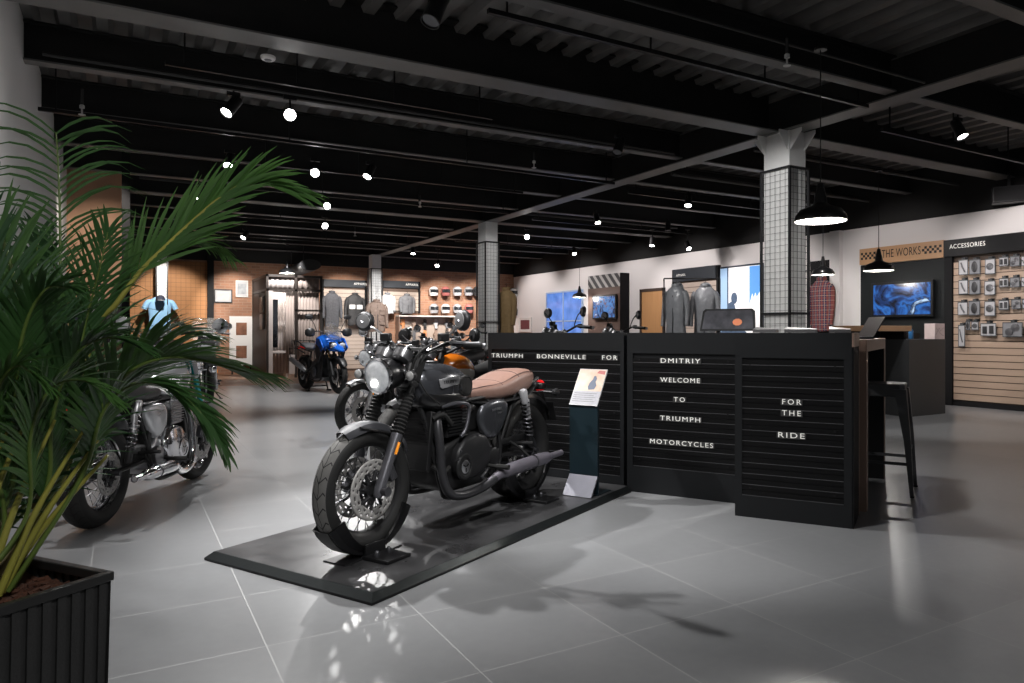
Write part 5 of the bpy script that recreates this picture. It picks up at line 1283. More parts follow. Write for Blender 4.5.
lo, h = hung(332, 292, 327, 21.72); garment('jacket', 'dark grey denim jacket on the slatwall next to the changing booth', 'jacket', lo, 0, DENIM, h, .46, .22, .62, collar=DENIM, zipm=ALUD, seed=2, spread=.04)
lo, h = hung(355, 294, 326, 21.72); garment('jacket', 'black jacket with white chest stripes, left of the white column', 'jacket', lo, 0, BLKJ, h, .50, .22, .6, collar=BLKJ, extra=yoke(WHJ, BLKJ), seed=3, spread=.06)['label'] = 'black jacket with white chest stripes on the slatwall, beside the white column'
lo, h = hung(376.5, 301, 332, 17.8); garment('jacket', 'tan waxed jacket with four flap pockets in front of the white column', 'jacket', lo, 0, TANJ, h, .46, .22, .55, collar=TANJ, extra=pockets(TANJ), zipm=ALUD, seed=4, spread=.03)
rk = thing('clothes_stand', 'slim black stand carrying the tan waxed jacket', 'clothes stand', (lo.x, 17.8, 0)); MB().tube([(0, 0, 0), (0, 0, lo.z)], .015, 8).lathe([(.2, 0), (.2, .015), (.02, .03)], (0, 0, 0), (0, 0, 1), 20).build('pole', BLACK, rk)
lo, h = hung(387.5, 294, 314, 21.72); garment('jacket', 'white jacket hanging on the slatwall behind the tan one', 'jacket', lo, 0, WHJ, h, .40, .22, .45, collar=GREYJ, seed=5, spread=.0)
lo, h = hung(407, 295, 314, 21.72); garment('jacket', 'pale grey jacket on the slatwall nearest the wall of helmets', 'jacket', lo, 0, GREYJ, h, .42, .22, .45, collar=GREYJ, zipm=ALUD, seed=6, spread=.0)
garment('jacket', 'long khaki jacket hanging on the side of the second caged column', 'jacket', (6.98, 13.70, 1.10), rad(-62), KHAKI, 1.0, .40, .24, .62, collar=KHAKI, seed=7, spread=.02)
for px, lab, mm, sd, rz in ((676, 'matt grey nylon jacket nearest the wooden door', HOOD, 8, -70), (705, 'shiny grey nylon jacket in front of the slatwall', HOOD, 9, -50)):
    q = at(px, 334, 14.4); garment('jacket', lab, 'jacket', (q.x, q.y, q.z-.05), rad(rz), mm, 1.02, .46, .26, .66, collar=mm, seed=sd, spread=.05, hood=True, zipm=BLACKM)
qa, qb = at(664, 284, 14.4), at(720, 284, 14.4)
rk = thing('clothes_rail', 'black rail on two posts holding the grey nylon jackets', 'clothes rail', ((qa.x+qb.x)/2, (qa.y+qb.y)/2, 0), math.atan2(qb.y-qa.y, qb.x-qa.x))
L2 = (qb-qa).length/2; MB().tube([(-L2, 0, 2.25), (L2, 0, 2.25)], .014, 8).build('rail', BLACK, rk)
for s_ in (1, -1): MB().tube([(s_*L2, 0, 0), (s_*L2, 0, 2.25)], .014, 8).bx((s_*L2-.02, -.25, 0), (s_*L2+.02, .25, .02)).build('post', BLACK, rk)
m, nt, b = new_mat('plaid flannel'); v = sw(nt, 0, 2); s = nt.nodes.new('ShaderNodeSeparateXYZ'); nt.links.new(v, s.inputs[0])
fa = _v(nt, 'PINGPONG', s.outputs[0], .045); fb = _v(nt, 'PINGPONG', s.outputs[1], .045)
c = _mix(nt, _v(nt, 'LESS_THAN', fa, .016), (.025, .028, .075), (.20, .05, .045)); c = _mix(nt, _v(nt, 'MULTIPLY', _v(nt, 'LESS_THAN', fb, .016), .6), c, (.20, .055, .05))
c = _mix(nt, _v(nt, 'MAXIMUM', _v(nt, 'GREATER_THAN', fa, .041), _v(nt, 'GREATER_THAN', fb, .041)), c, (.38, .26, .20)); nt.links.new(c, b.inputs['Base Color']); b.inputs['Roughness'].default_value = .85; PLAID = m
qa = on_x(821, 327, XR-.23); garment('flannel_shirt', 'red and navy plaid flannel shirt on the black board', 'shirt', (XR-.21, qa.y, qa.z-.09), rad(-90), PLAID, 1.0, .44, .24, .72, collar=PLAID, seed=10, spread=.02)
# pale blue shirt with cap on the small column, folded stock beside it
q = at(160, 330, 18.9); ts_ = garment('shirt', 'pale blue short-sleeved shirt hanging against the slim white column', 'shirt', (q.x, q.y, 1.20), rad(5), LBLUE, .92, .56, .22, .22, seed=11)
cp = thing('baseball_cap', 'dark baseball cap hung over the pale blue shirt', 'cap', (q.x, q.y-.24, 2.02), rad(5))
MB().lathe([(.105, -.02), (.108, .03), (.085, .09), (.03, .12), (.001, .122)], (0, 0, 0), (0, 0, 1), 18).build('crown', NAVYC, cp); MB().prism([(-.09, -.06), (-.08, -.16), (0, -.20), (.08, -.16), (.09, -.06)], -.022, -.012, 'xy').build('peak', mat('white stitched peak', (.5, .5, .5), .7), cp)
sh = thing('stock_table', 'dark table of folded clothes by the tan stub wall', 'table', (.35, 17.6, 0))
MB().bx((-.8, -.35, .86), (.8, .35, .90)).build('table_top', BRK, sh, smooth=0)
for a in (-1, 1):
    for b_ in (-1, 1): MB().bx((a*.75-.03, b_*.3-.03, 0), (a*.75+.03, b_*.3+.03, .86)).build('leg', BRK, sh, smooth=0)
for i, (x, m_, lab) in enumerate(((-.55, WHJ, 'white folded pullover on the dark stock table'), (-.15, NAVYC, 'navy folded pullover on the dark stock table'), (.25, GREYJ, 'grey folded pullover on the dark stock table'), (.60, TANJ, 'tan folded pullover on the dark stock table'))):
    t = thing('folded_pullover', lab, 'folded clothing', (.35+x, 17.6, .901), 0, 'folded pullovers on the stock table')
    MB().loft([(-.15, .13, 0, .05), (-.14, .16, 0, .09), (0, .165, 0, .10), (.14, .16, 0, .09), (.15, .13, 0, .05)], 14, 3.5).build('folded_body', m_, t, smooth=60); MB().lathe([(.07, .095), (.085, .10), (.08, .115), (.06, .11)], (0, -.07, 0), (0, 0, 1), 14).build('neckband', m_, t)
rl = thing('clothes_rail', 'black clothes rail in front of the tan stub wall', 'clothes rail', (-.35, 12.85, 0))
MB().tube([(-.34, 0, 1.9), (.34, 0, 1.9)], .014, 8).build('rail', BLACK, rl)
for s_ in (1, -1): MB().tube([(s_*.34, 0, 0), (s_*.34, 0, 1.9)], .014, 8).bx((s_*.34-.02, -.2, 0), (s_*.34+.02, .2, .02)).build('post', BLACK, rl)
for i, (x, mm, lab) in enumerate(((-.18, NAVYC, 'navy shirt on the rail before the tan wall, close to the side wall'), (.02, GREYJ, 'grey shirt in the middle of the rail before the tan wall'), (.21, BLKJ, 'black shirt on the rail before the tan wall, next to the black post'))):
    garment('shirt', lab, 'shirt', (-.35+x, 12.85, 1.01), rad(80), mm, .74, .46, .15, .6, seed=20+i, spread=.02, group='shirts on the rail by the stub wall')

# ------------------------------------------------------------------ helmets and gloves
def helmet(label, p, m, peg=True, rz=0, group='helmets on the brick wall'):
    t = thing('helmet', label, 'helmet', p, rz, group); t.scale = (1.15, 1.0, 1.15)
    R = []
    for z, rx, ry in ((-.13, .085, .095), (-.135, .105, .115), (-.09, .122, .135), (.0, .132, .150), (.06, .122, .14), (.105, .085, .10), (.125, .045, .05), (.13, .002, .002)):
        R.append([(rx*cos(2*PI*k/22), ry*sin(2*PI*k/22)-(.015 if z < -.05 else 0), z) for k in range(22)])
    MB().rings(R, True).build('shell', m, t, smooth=70)
    MB().rings([[(.128*cos(a), -.135*sin(a)*1.06-.012, z) for a in [rad(20+140*k/12) for k in range(13)]] for z in (-.05, .0, .045)], False, False).build('visor', mat('dark visor', (.02, .022, .025), .1, coat=.5), t, smooth=70)
    MB().tube([(0, .15, -.10), (0, .02, -.10)], .012, 8).build('hanging_peg', BLACK, t)
    return t
HC = [(mat('white helmet', (.70, .70, .70), .25, coat=.5), 'white helmet'), (mat('red-white helmet', (.42, .14, .13), .25, coat=.5), 'red helmet'), (mat('grey helmet', (.38, .38, .40), .25, coat=.5), 'mid grey helmet'), (mat('silver helmet', (.52, .52, .55), .25, .4, coat=.5), 'silver helmet'), (mat('black helmet', (.04, .04, .042), .25, coat=.5), 'black helmet')]
for i, px in enumerate((433.7, 445.5, 457.3, 468.5, 477)):
    q = on_y(px, 291, YF-.17); helmet('%s in the upper helmet row on the brick' % HC[i][1], (q.x, YF-.17, q.z), HC[i][0])
for i, px in enumerate((433.9, 445.5, 457.3, 469)):
    q = on_y(px, 308.3, YF-.17); helmet('%s in the lower helmet row on the brick' % HC[(2, 0, 3, 1)[i]][1], (q.x, YF-.17, q.z), HC[(2, 0, 3, 1)[i]][0])
for py, k, lab in ((292.5, 0, 'white helmet on brick by the white corner, upper of two'), (311, 4, 'black helmet on brick by the white corner, lower of two')):
    q = on_y(513.5, py, YF-.17); helmet(lab, (q.x, YF-.17, q.z), HC[k][0], group='helmets by the corner')
qa, qb = on_y(399, 330, YF-.35), on_y(455, 330, YF-.35); zt_ = on_y(425, 315.5, YF-.35).z
gs = thing('glove_shelf', 'pale slatted shelf unit of gloves below the helmets', 'shelf unit', (0, YF-.36, 0))
MB().bx((qa.x, 0, zt_-.04), (qb.x, .35, zt_)).build('shelf_top', mat('pale shelf', (.72, .68, .64), .5), gs, smooth=0)
MB().bx((qa.x, .30, .08), (qb.x, .35, zt_-.04)).build('back_panel', mat('beige slats', (.50, .41, .35), .6), gs, smooth=0)
for x in (qa.x, qb.x-.03): MB().bx((x, 0.02, 0), (x+.03, .35, zt_-.04)).build('side_panel', WALNUT, gs, smooth=0)
GC = [(mat('orange leather', (.72, .30, .12), .5), 'orange'), (WHJ, 'white'), (TANJ, 'tan'), (GREYJ, 'grey'), (BLKJ, 'black')]
def glove(label, p, m, rz):
    t = thing('glove', label, 'glove', p, rz, 'gloves on the shelf unit')
    MB().loft([(-.14, .05, -.025, .025), (-.06, .045, -.022, .022), (0, .055, -.022, .022), (.07, .058, -.02, .02)], 12, 2.6).build('palm', m, t)
    for k, (y, L) in enumerate(((.042, .085), (.015, .10), (-.014, .095), (-.042, .075))): MB().tube([(.06, y, 0), (.06+L*.6, y*1.1, -.005), (.06+L, y*1.15, -.018)], [.014, .013, .010], 8).build('finger', m, t)
    MB().tube([(-.02, .05, 0), (.02, .085, -.01), (.055, .095, -.012)], [.016, .015, .011], 8).build('thumb', m, t)
    t.rotation_euler = (0, PI/2*-1, rz); return t
for i in range(10):
    r_, c_ = divmod(i, 5); q = on_y(404+11*c_, 324+11*r_, YF-.2)
    mm, cn = GC[(i*2+r_) % 5]
    glove('%s glove standing on the %s of the shelf unit below the helmets' % (cn, ('upper slats', 'lower slats')[r_]), (q.x, YF-.12, q.z), mm, rad(90))

# ------------------------------------------------------------------ ceiling fittings
ENAMEL = mat('black enamel', (.012, .012, .013), .28, coat=.4)
INNER = mat('white enamel lit', (.85, .83, .79), .5, emit=1.4, emit_col=(1, .93, .84))
BULB = mat('warm bulb', (1, .95, .88), .4, emit=10, emit_col=(1, .93, .82))
def pendant(label, p, R_, ztop=3.5):
    t = thing('pendant_lamp', label, 'pendant lamp', p)
    pr = [(R_, 0), (R_*1.01, .012), (R_*.97, .05), (R_*.80, .095), (R_*.42, .125), (R_*.26, .15), (R_*.24, .19), (R_*.15, .27), (R_*.12, .31), (.01, .32)]
    MB().lathe(pr, (0, 0, 0), (0, 0, 1), 32, caps=False).build('shade', ENAMEL, t)
    MB().lathe([(R_*.985, .006), (R_*.94, .048), (R_*.76, .088), (R_*.38, .115), (.01, .12)], (0, 0, 0), (0, 0, 1), 28, caps=False).build('shade_lining', INNER, t)
    MB().ell((0, 0, .045), (.035, .035, .05), 12, 8).build('bulb', BULB, t)
    MB().tube([(0, 0, .31), (0, 0, ztop-p[2])], .005, 6).lathe([(.05, ztop-p[2]-.02), (.05, ztop-p[2])], (0, 0, 0), (0, 0, 1), 12).build('cord', BLACK, t)
    return t
PEND = []
for px, py, Z, R_, lab in ((820.5, 221.5, 5.9, .205, 'large black enamel pendant lamp just in front of the caged column'), (823, 275, 12.2, .185, 'black pendant lamp above the plaid shirt'), (878.7, 271, 10.3, .205, 'black pendant lamp in front of the wooden workshop header'), (579.5, 297.5, 20, .20, 'small black pendant lamp between the blue glass and the striped tower'), (287, 273.5, 19, .20, 'small pendant lamp above the changing booth')):
    p = at(px, py, Z); pendant(lab, p, R_); PEND.append(p)
LITL = mat('lit spotlight lens', (1, 1, 1), .4, emit=28, emit_col=(1, .985, .96)); DIML = mat('unlit lens', (.10, .10, .11), .15)
def track_spot(label, p, d, lit, sc_=1.0, grp=None):
    t = thing('track_spotlight', label, 'spotlight', p, 0, grp); d = Vector(d).normalized()
    MB().lathe([(.030*sc_, -.20*sc_), (.048*sc_, -.19*sc_), (.052*sc_, -.02), (.056*sc_, 0), (.050*sc_, 0), (.046*sc_, -.02)], (0, 0, 0), d, 18, caps=False).lathe([(.03*sc_, -.20*sc_), (.001, -.205*sc_)], (0, 0, 0), d, 18, caps=False).build('can', BLACK, t)
    MB().lathe([(.001, -.012), (.047*sc_, -.012)], (0, 0, 0), d, 18, caps=False).build('lens', LITL if lit else DIML, t)
    c = -d*.12*sc_; top = HB-.05-p[2]
    MB().tube([c, c+Vector((0, 0, .12*sc_)), (c.x, c.y, max(top, .15))], .010, 6).bx((c.x-.06, c.y-.02, max(top, .15)-.02), (c.x+.06, c.y+.02, max(top, .15)+.02)).build('bracket', BLACK, t)
    return t
cv = lambda p: (Vector((0, 0, EYE))-p).normalized()
SPOTS = [(226, 113, 1, 'd', 'lit spotlight pointing down beside the bright one, nearest the side wall'), (290, 115, 1, 'c', 'brightest spotlight, glaring at the viewer from the second track'), (315, 173, 1, 'c', 'glaring spotlight one beam behind the brightest one'), (367, 177, 1, 'd', 'lit spotlight turned down, same beam as the second glaring one'),
         (327, 206, 1, 'c', 'glaring spotlight third back in the glaring line'), (325, 226, 1, 'c', 'glaring spotlight fourth back in the glaring line'), (228, 166, 1, 'd', 'lit spotlight half hidden behind the arching frond tip'), (195, 197, 1, 'd', 'lit spotlight seen through the arching frond'), (243, 238, 1, 'd', 'lit spotlight over the ochre screen'), (196, 221, 1, 'd', 'lit spotlight under the arching frond'),
         (527, 237, 1, 'c', 'glaring spotlight just beside the second caged column'), (598, 223, 1, 'd', 'lit spotlight between the second column and the slatwall jackets'), (574.5, 254, 1, 'd', 'lit spotlight over the small pendant lamp by the blue glass'), (652, 246, 1, 'd', 'lit spotlight above the wooden door'), (688, 206, 1, 'd', 'lit spotlight near the tall caged column, higher one'), (689, 249, 1, 'd', 'lit spotlight above the clothing slatwall'),
         (413, 254, 1, 'd', 'lit spotlight above the far denim slatwall'), (437, 266, 1, 'd', 'lit spotlight above the helmets'), (963, 137, 1, 'd', 'lit spotlight over the workshop corner'),
         (637, 261, 0, 'd', 'unlit spotlight against the white wall near the wooden door'), (668, 231, 0, 'd', 'unlit spotlight between two lit ones near the slatwall'), (617, 153, 0, 'd', 'unlit box-like spotlight on the beam before the column'), (430, 22, 0, 'd', 'large unlit spotlight high above the display bike'), (969, 206, 0, 'd', 'unlit spotlight close to the wall over the accessories')]
RG = random.Random(3)
for px, py, lit, mode, lab in SPOTS:
    h = 3.25 if py > 60 else 3.30
    p = on_h(px, py, h)
    if py > 252: p = at(px, py, 19.5)
    elif py > 245: p = at(px, py, 15.8)
    if mode == 'c': d = cv(p)+Vector((0, 0, -.12))
    else: d = Vector((RG.uniform(-.7, .1), RG.uniform(-.6, -.1), -.75))
    track_spot(lab, p, d, lit, 1.25 if py < 60 else 1.1)
def sprinkler(px, py, h, lab):
    p = on_h(px, py, h); t = thing('ceiling_sprinkler', lab, 'sprinkler', p); PALEM = mat('pale metal fitting', (.55, .55, .55), .4, .3)
    MB().lathe([(.03, 0), (.03, .006), (.008, .01), (.008, .06), (.022, .065), (.022, .09), (.01, .10)], (0, 0, 0), (0, 0, 1), 14).build('deflector', PALEM, t); MB().tube([(0, 0, .09), (0, 0, max(.2, HB-p.z))], .012, 8).build('drop_pipe', STEEL_D, t)
sprinkler(82, 115, 3.25, 'pale sprinkler head near the side wall'); sprinkler(534, 168, 3.3, 'pale sprinkler head in the middle of the ceiling'); sprinkler(787, 66, 3.28, 'pale sprinkler head above the tall caged column'); sprinkler(420, 207, 3.3, 'pale sprinkler head over the rear bikes'); sprinkler(355, 236, 3.3, 'pale sprinkler head far back over the booth')
p = on_h(268, 60, 3.45); t = thing('smoke_detector', 'round white smoke detector under a beam', 'smoke detector', p)
MB().lathe([(.05, 0), (.06, .012), (.06, .03), (.045, .036)], (0, 0, 0), (0, 0, 1), 18).build('housing', WHITE, t); MB().lathe([(.025, -.006), (.03, .0)], (0, 0, 0), (0, 0, 1), 14).build('sensor', CARDG, t)
p = on_h(1009, 203, 3.1); sp2 = thing('ceiling_speaker', 'black box loudspeaker under the ceiling above the accessories', 'loudspeaker', p, rad(-60))
MB().bx((-.22, -.12, 0), (.22, .12, .24)).build('cabinet', BLACK, sp2, bevel=.01); MB().bx((-.20, -.124, .02), (.20, -.119, .22)).build('grille', BLACKM, sp2, smooth=0); MB().bx((-.02, -.02, .24), (.02, .02, .45)).build('mount', BLACK, sp2, smooth=0)
p = at(305, 267.5, 19.2); dc = thing('air_duct', 'dark round ventilation duct above the changing booth', 'duct', p, 0); MB().tube([(-.05, -.9, 0), (0, -.2, 0), (0, 2.2, 0)], .26, 20, flat=.55).build('duct_pipe', STEEL_D, dc); MB().tube([(0, .2, .12), (0, .2, .6)], .01, 6).tube([(0, 1.8, .12), (0, 1.8, .6)], .01, 6).build('hanger_strap', STEEL_D, dc)
# ------------------------------------------------------------------ planter and palm
pc = on_h(111, 571.3, .52)
d1 = Vector((-.813, -.582, 0)); d2 = Vector((-.55, .835, 0)).normalized(); d1.normalize()
SD = .50
p_rz = math.atan2(-d1.y, -d1.x)
PB = pc+d1*SD; PB.z = 0                     # local origin: corner at the viewer's side; x towards the visible corner, y away
inv = Matrix.Rotation(-p_rz, 3, 'Z')
pl = thing('planter', 'tall square black planter with ribbed sides', 'planter', PB, p_rz)
m, nt, b = new_mat('ribbed black planter'); n1 = _noise(nt, 160, 2)
nt.links.new(_mix(nt, n1, (.010, .010, .010), (.026, .026, .026)), b.inputs['Base Color']); b.inputs['Roughness'].default_value = .5; _bump(nt, b, n1, .3, .003)
mb = MB(); H = .50
def side(a, u, nrm, L):
    pts = []; k = 0; pitch = .036; x = 0
    while x < L-.001:
        x2 = min(L, x+pitch*.55); x3 = min(L, x+pitch)
        pts += [a+u*x+nrm*0, a+u*x2, a+u*x2-nrm*.007, a+u*x3-nrm*.007]; x = x3
    lo, hi = [], []
    for p_ in pts:
        lo.append(p_+Vector((0, 0, .0))-nrm*.015); hi.append(p_+Vector((0, 0, H)))
    n = len(pts); mb.add(lo+hi, [(i, i+1, n+i+1, n+i) for i in range(n-1)])
X, Y = Vector((1, 0, 0)), Vector((0, 1, 0))
side(Vector((0, 0, 0)), X, -Y, SD); side(Vector((SD, 0, 0)), Y, X, SD); side(Vector((SD, SD, 0)), -X, Y, SD); side(Vector((0, SD, 0)), -Y, -X, SD)
mb.build('ribbed_wall', m, pl, smooth=0)
rm = MB()
for lo, hi in (((-.006, -.006, H-.005), (SD+.006, .018, H+.02)), ((-.006, SD-.018, H-.005), (SD+.006, SD+.006, H+.02)), ((-.006, .018, H-.005), (.018, SD-.018, H+.02)), ((SD-.018, .018, H-.005), (SD+.006, SD-.018, H+.02))): rm.bx(lo, hi)
rm.build('rim', mat('planter rim', (.016, .016, .016), .38), pl, bevel=.003)
m, nt, b = new_mat('potting bark'); n1 = _noise(nt, 60, 6); n2 = _noise(nt, 14, 4)
nt.links.new(_mix(nt, n1, (.024, .008, .004), (.12, .042, .020)), b.inputs['Base Color']); b.inputs['Roughness'].default_value = .9
so = MB(); N = 26; vs = []
for i in range(N+1):
    for j in range(N+1): vs.append((.012+(SD-.024)*i/N, .012+(SD-.024)*j/N, H-.036+RNG.uniform(0, .016)))
so.add(vs, [(i*(N+1)+j, (i+1)*(N+1)+j, (i+1)*(N+1)+j+1, i*(N+1)+j+1) for i in range(N) for j in range(N)]); so.build('soil', m, pl, smooth=0)
ch = MB()
for _ in range(240):
    a = RNG.uniform(0, PI); q = (RNG.uniform(.03, SD-.03), RNG.uniform(.03, SD-.03), H-.022); ch.box(q, (RNG.uniform(.012, .03), RNG.uniform(.006, .012), .006), Matrix.Rotation(a, 3, 'Z') @ Matrix.Rotation(RNG.uniform(-.5, .5), 3, 'X'))
c_ = ch.build('bark_mulch', m, pl, smooth=0); c_['kind'] = 'stuff'

def leaf_mat(name, c1, c2):
    m, nt, b = new_mat(name); n1 = _noise(nt, 6, 3)
    nt.links.new(_mix(nt, n1, c1, c2), b.inputs['Base Color']); b.inputs['Roughness'].default_value = .38; b.inputs['Specular IOR Level'].default_value = .5
    tr = nt.nodes.new('ShaderNodeBsdfTranslucent'); tr.inputs[0].default_value = (*[min(1, c*1.8) for c in c2], 1)
    mx = nt.nodes.new('ShaderNodeMixShader'); mx.inputs[0].default_value = .22
    nt.links.new(b.outputs[0], mx.inputs[1]); nt.links.new(tr.outputs[0], mx.inputs[2]); nt.links.new(mx.outputs[0], nt.nodes['Material Output'].inputs[0]); return m
LEAF = [leaf_mat('deep palm green', (.014, .050, .013), (.046, .110, .030)), leaf_mat('mid palm green', (.020, .066, .014), (.070, .148, .036)), leaf_mat('dark palm green', (.010, .036, .012), (.026, .080, .022))]
STALK = mat('yellow green stalk', (.26, .25, .045), .45, nz=.35, scale=9); STALKG = mat('green stalk', (.085, .13, .025), .45, nz=.3, scale=9); CANE = mat('ringed cane', (.24, .20, .10), .6, nz=.5, scale=14)

cx_, cy_ = SD/2, SD/2
M_ = Matrix.Rotation(p_rz, 3, 'Z')
base_w = PB+M_ @ Vector((cx_, cy_, H-.012))
palm = thing('areca_palm', 'bushy green palm with long arching fronds in the black planter', 'palm', base_w, 0)
def loc_(p): return Vector(p)-base_w
def frond(pts, m, L=.26, n=38, side=None, t0=.30, a0=62, a1=22, droop=.35, wid=.013, lift=.15, one=None, sr=.006, rm=None, rnd=None, short=.3, end=.35, neg0=0):
    """pts: world points of the midrib from the root; leaflets from t0 on; side = direction of one row of leaflets"""
    rnd = rnd or RNG
    P = spline([loc_(p) for p in pts], 10); N = len(P)
    mb = MB().tube(P, [sr*1.25, sr, sr*.7, sr*.25], 7)
    rb = mb.build('frond', rm or STALKG, palm, smooth=70)
    lf = MB(); S = Vector(side).normalized()
    cum = [0]
    for a, b_ in zip(P, P[1:]): cum.append(cum[-1]+(b_-a).length)
    T = cum[-1]
    def pos(t):
        q = t*T
        for i in range(N-1):
            if cum[i+1] >= q or i == N-2:
                f = (q-cum[i])/max(1e-6, cum[i+1]-cum[i]); return P[i].lerp(P[i+1], min(1, f)), (P[i+1]-P[i]).normalized()
    for k in range(n):
        f = k/(n-1); t = t0+(1-t0)*f*.995; p, d = pos(t)
        s0 = (S-d*S.dot(d)); s0.normalize(); up = s0.cross(d)
        if up.z < 0: up = -up
        ang = rad(a0+(a1-a0)*f); ln = L*(short+(1-short)*min(1, f/.22))*(1 if f < .45 else 1-(1-end)*((f-.45)/.55)**1.3)
        for sg in ((1, -1) if one is None else (one,)):
            if sg < 0 and f < neg0: continue
            ln2 = ln*rnd.uniform(.86, 1.1); a_ = ang+rnd.uniform(-.10, .10)
            dr = (d*cos(a_)+s0*sg*sin(a_)+up*lift*rnd.uniform(.5, 1.4)).normalized()
            q = Vector(p); Ns = 5; w0 = wid*rnd.uniform(.8, 1.15); rows = []
            wd = dr.cross(up).normalized() if dr.cross(up).length > 1e-4 else d
            for i in range(Ns+1):
                u = i/Ns; w_ = w0*(1 if .12 < u < .5 else (.55 if u <= .12 else 1-((u-.5)/.5)**1.5))
                w_ = max(w_, .0006)
                fold = up*w_*.35
                rows += [q-wd*w_+fold, q.copy(), q+wd*w_+fold]
                dr = (dr+Vector((0, 0, -droop*rnd.uniform(.6, 1.3)/Ns*(.4+1.6*u)))).normalized()
                q = q+dr*ln2/Ns
            lf.add(rows, [(i*3+j, i*3+j+1, i*3+j+4, i*3+j+3) for i in range(Ns) for j in (0, 1)])
    lf.build('leaflet_blade', m, rb, smooth=60)
    return rb
CAMV = lambda px, py, Z: at(px, py, Z)
Rv = Vector((CYW, -SY, 0)); Fv = Vector((SY, CYW, 0)); Uv = Vector((0, 0, 1))
root = lambda dx=0, dy=0: PB+M_ @ Vector((cx_+dx, cy_+dy, H-.012))
def stem_to(px, py, Z, dx, dy): return [root(dx, dy)]
# a: the long frond that arches over to the tip above the rear bikes
frond([root(.10, .02), CAMV(66, 470, 2.12), CAMV(91, 339, 2.15), CAMV(116, 304, 2.16), CAMV(140, 272, 2.18), CAMV(165, 247, 2.2), CAMV(194, 220, 2.22), CAMV(220, 198, 2.24), CAMV(252, 181, 2.26), CAMV(290, 190, 2.28)],
      LEAF[1], .27, 56, (-Rv*.70+Uv*.70+Fv*.35), .36, 42, 10, .30, .0080, .08, None, .008, STALK, end=.50, neg0=.42)
# b: upright frond seen flat on against the side wall
frond([root(-.02, .06), CAMV(52, 470, 2.2), CAMV(57, 380, 2.25), CAMV(60, 300, 2.28), CAMV(60, 220, 2.3), CAMV(58, 160, 2.3), CAMV(56, 132, 2.28)],
      LEAF[0], .31, 36, Rv, .42, 42, 52, 1.2, .0048, .0, None, .006, end=.85)
# c: fronds at the frame's edge
frond([root(-.12, -.02), CAMV(20, 470, 2.0), CAMV(8, 380, 1.98), CAMV(-8, 290, 1.95), CAMV(-30, 220, 1.9)], LEAF[2], .34, 46, Rv*.8+Fv*.5, .22, 48, 26, .5, .0056, .1, None, .007)
frond([root(-.08, .05), CAMV(25, 440, 2.1), CAMV(22, 340, 2.1), CAMV(12, 270, 2.08), CAMV(-8, 215, 2.05), CAMV(-30, 190, 2.0)], LEAF[1], .30, 46, Rv*.9+Fv*.3, .25, 46, 24, .6, .0062, .1, None, .007)
frond([root(-.1, -.1), CAMV(8, 500, 1.9), CAMV(14, 400, 1.85), CAMV(24, 330, 1.82), CAMV(45, 290, 1.8), CAMV(72, 288, 1.8)], LEAF[0], .24, 44, Fv+Rv*.2, .30, 50, 24, .6, .0075, .1, None, .006)
# d: the fronds drooping towards the aisle
frond([root(.12, -.04), CAMV(78, 480, 2.05), CAMV(101, 410, 2.05), CAMV(130, 372, 2.05), CAMV(165, 358, 2.06), CAMV(200, 360, 2.08), CAMV(238, 370, 2.1), CAMV(266, 376, 2.12)], LEAF[1], .27, 54, Fv*.75-Uv*.35+Rv*.1, .36, 44, 14, .55, .0080, .10, None, .0065, STALKG)
frond([root(.12, .06), CAMV(82, 480, 2.15), CAMV(108, 395, 2.2), CAMV(140, 352, 2.22), CAMV(174, 334, 2.25), CAMV(210, 337, 2.28)], LEAF[0], .24, 46, Fv*.8+Uv*.2-Rv*.2, .40, 44, 16, .5, .0072, .12, None, .006)
frond([root(.10, -.06), CAMV(80, 480, 1.98), CAMV(103, 412, 1.97), CAMV(134, 384, 1.97), CAMV(170, 388, 1.98), CAMV(205, 418, 2.0), CAMV(224, 450, 2.02)], LEAF[0], .20, 40, Fv*.7+Uv*.2+Rv*.1, .42, 42, 16, .5, .0070, .08, None, .0055)
# e: thinner fronds between them
frond([root(.04, .1), CAMV(70, 460, 2.3), CAMV(92, 370, 2.4), CAMV(125, 295, 2.45), CAMV(165, 250, 2.5), CAMV(200, 240, 2.5), CAMV(230, 258, 2.5)], LEAF[1], .20, 30, Fv*.6+Uv*.5-Rv*.2, .55, 42, 18, .7, .0050, .08, None, .004)
frond([root(.02, -.02), CAMV(60, 480, 2.1), CAMV(72, 400, 2.12), CAMV(84, 330, 2.12), CAMV(98, 275, 2.1), CAMV(108, 232, 2.08)], LEAF[0], .24, 36, Rv*.8+Fv*.6, .34, 44, 20, .5, .0050, .08, None, .005)
frond([root(-.02, -.08), CAMV(42, 500, 1.95), CAMV(52, 420, 1.92), CAMV(72, 360, 1.9), CAMV(105, 338, 1.9), CAMV(140, 346, 1.92)], LEAF[0], .22, 42, Fv*.9+Rv*.1+Uv*.1, .34, 46, 18, .5, .0075, .1, None, .006)
frond([root(0, .12), CAMV(40, 450, 2.35), CAMV(38, 350, 2.4), CAMV(36, 280, 2.42), CAMV(38, 235, 2.4)], LEAF[2], .28, 40, Rv, .3, 50, 28, .5, .0075, .0, None, .006)
frond([root(.06, .12), CAMV(78, 450, 2.35), CAMV(98, 410, 2.45), CAMV(126, 388, 2.5), CAMV(160, 386, 2.52), CAMV(190, 402, 2.52)], LEAF[2], .20, 36, Fv*.7+Uv*.2, .42, 44, 18, .5, .0066, .1, None, .005)
frond([root(-.06, -.12), CAMV(25, 520, 1.85), CAMV(30, 440, 1.8), CAMV(48, 392, 1.78), CAMV(80, 380, 1.78), CAMV(112, 398, 1.8)], LEAF[1], .19, 40, Fv*.8+Uv*.1, .40, 38, 14, .5, .0046, .1, None, .005)
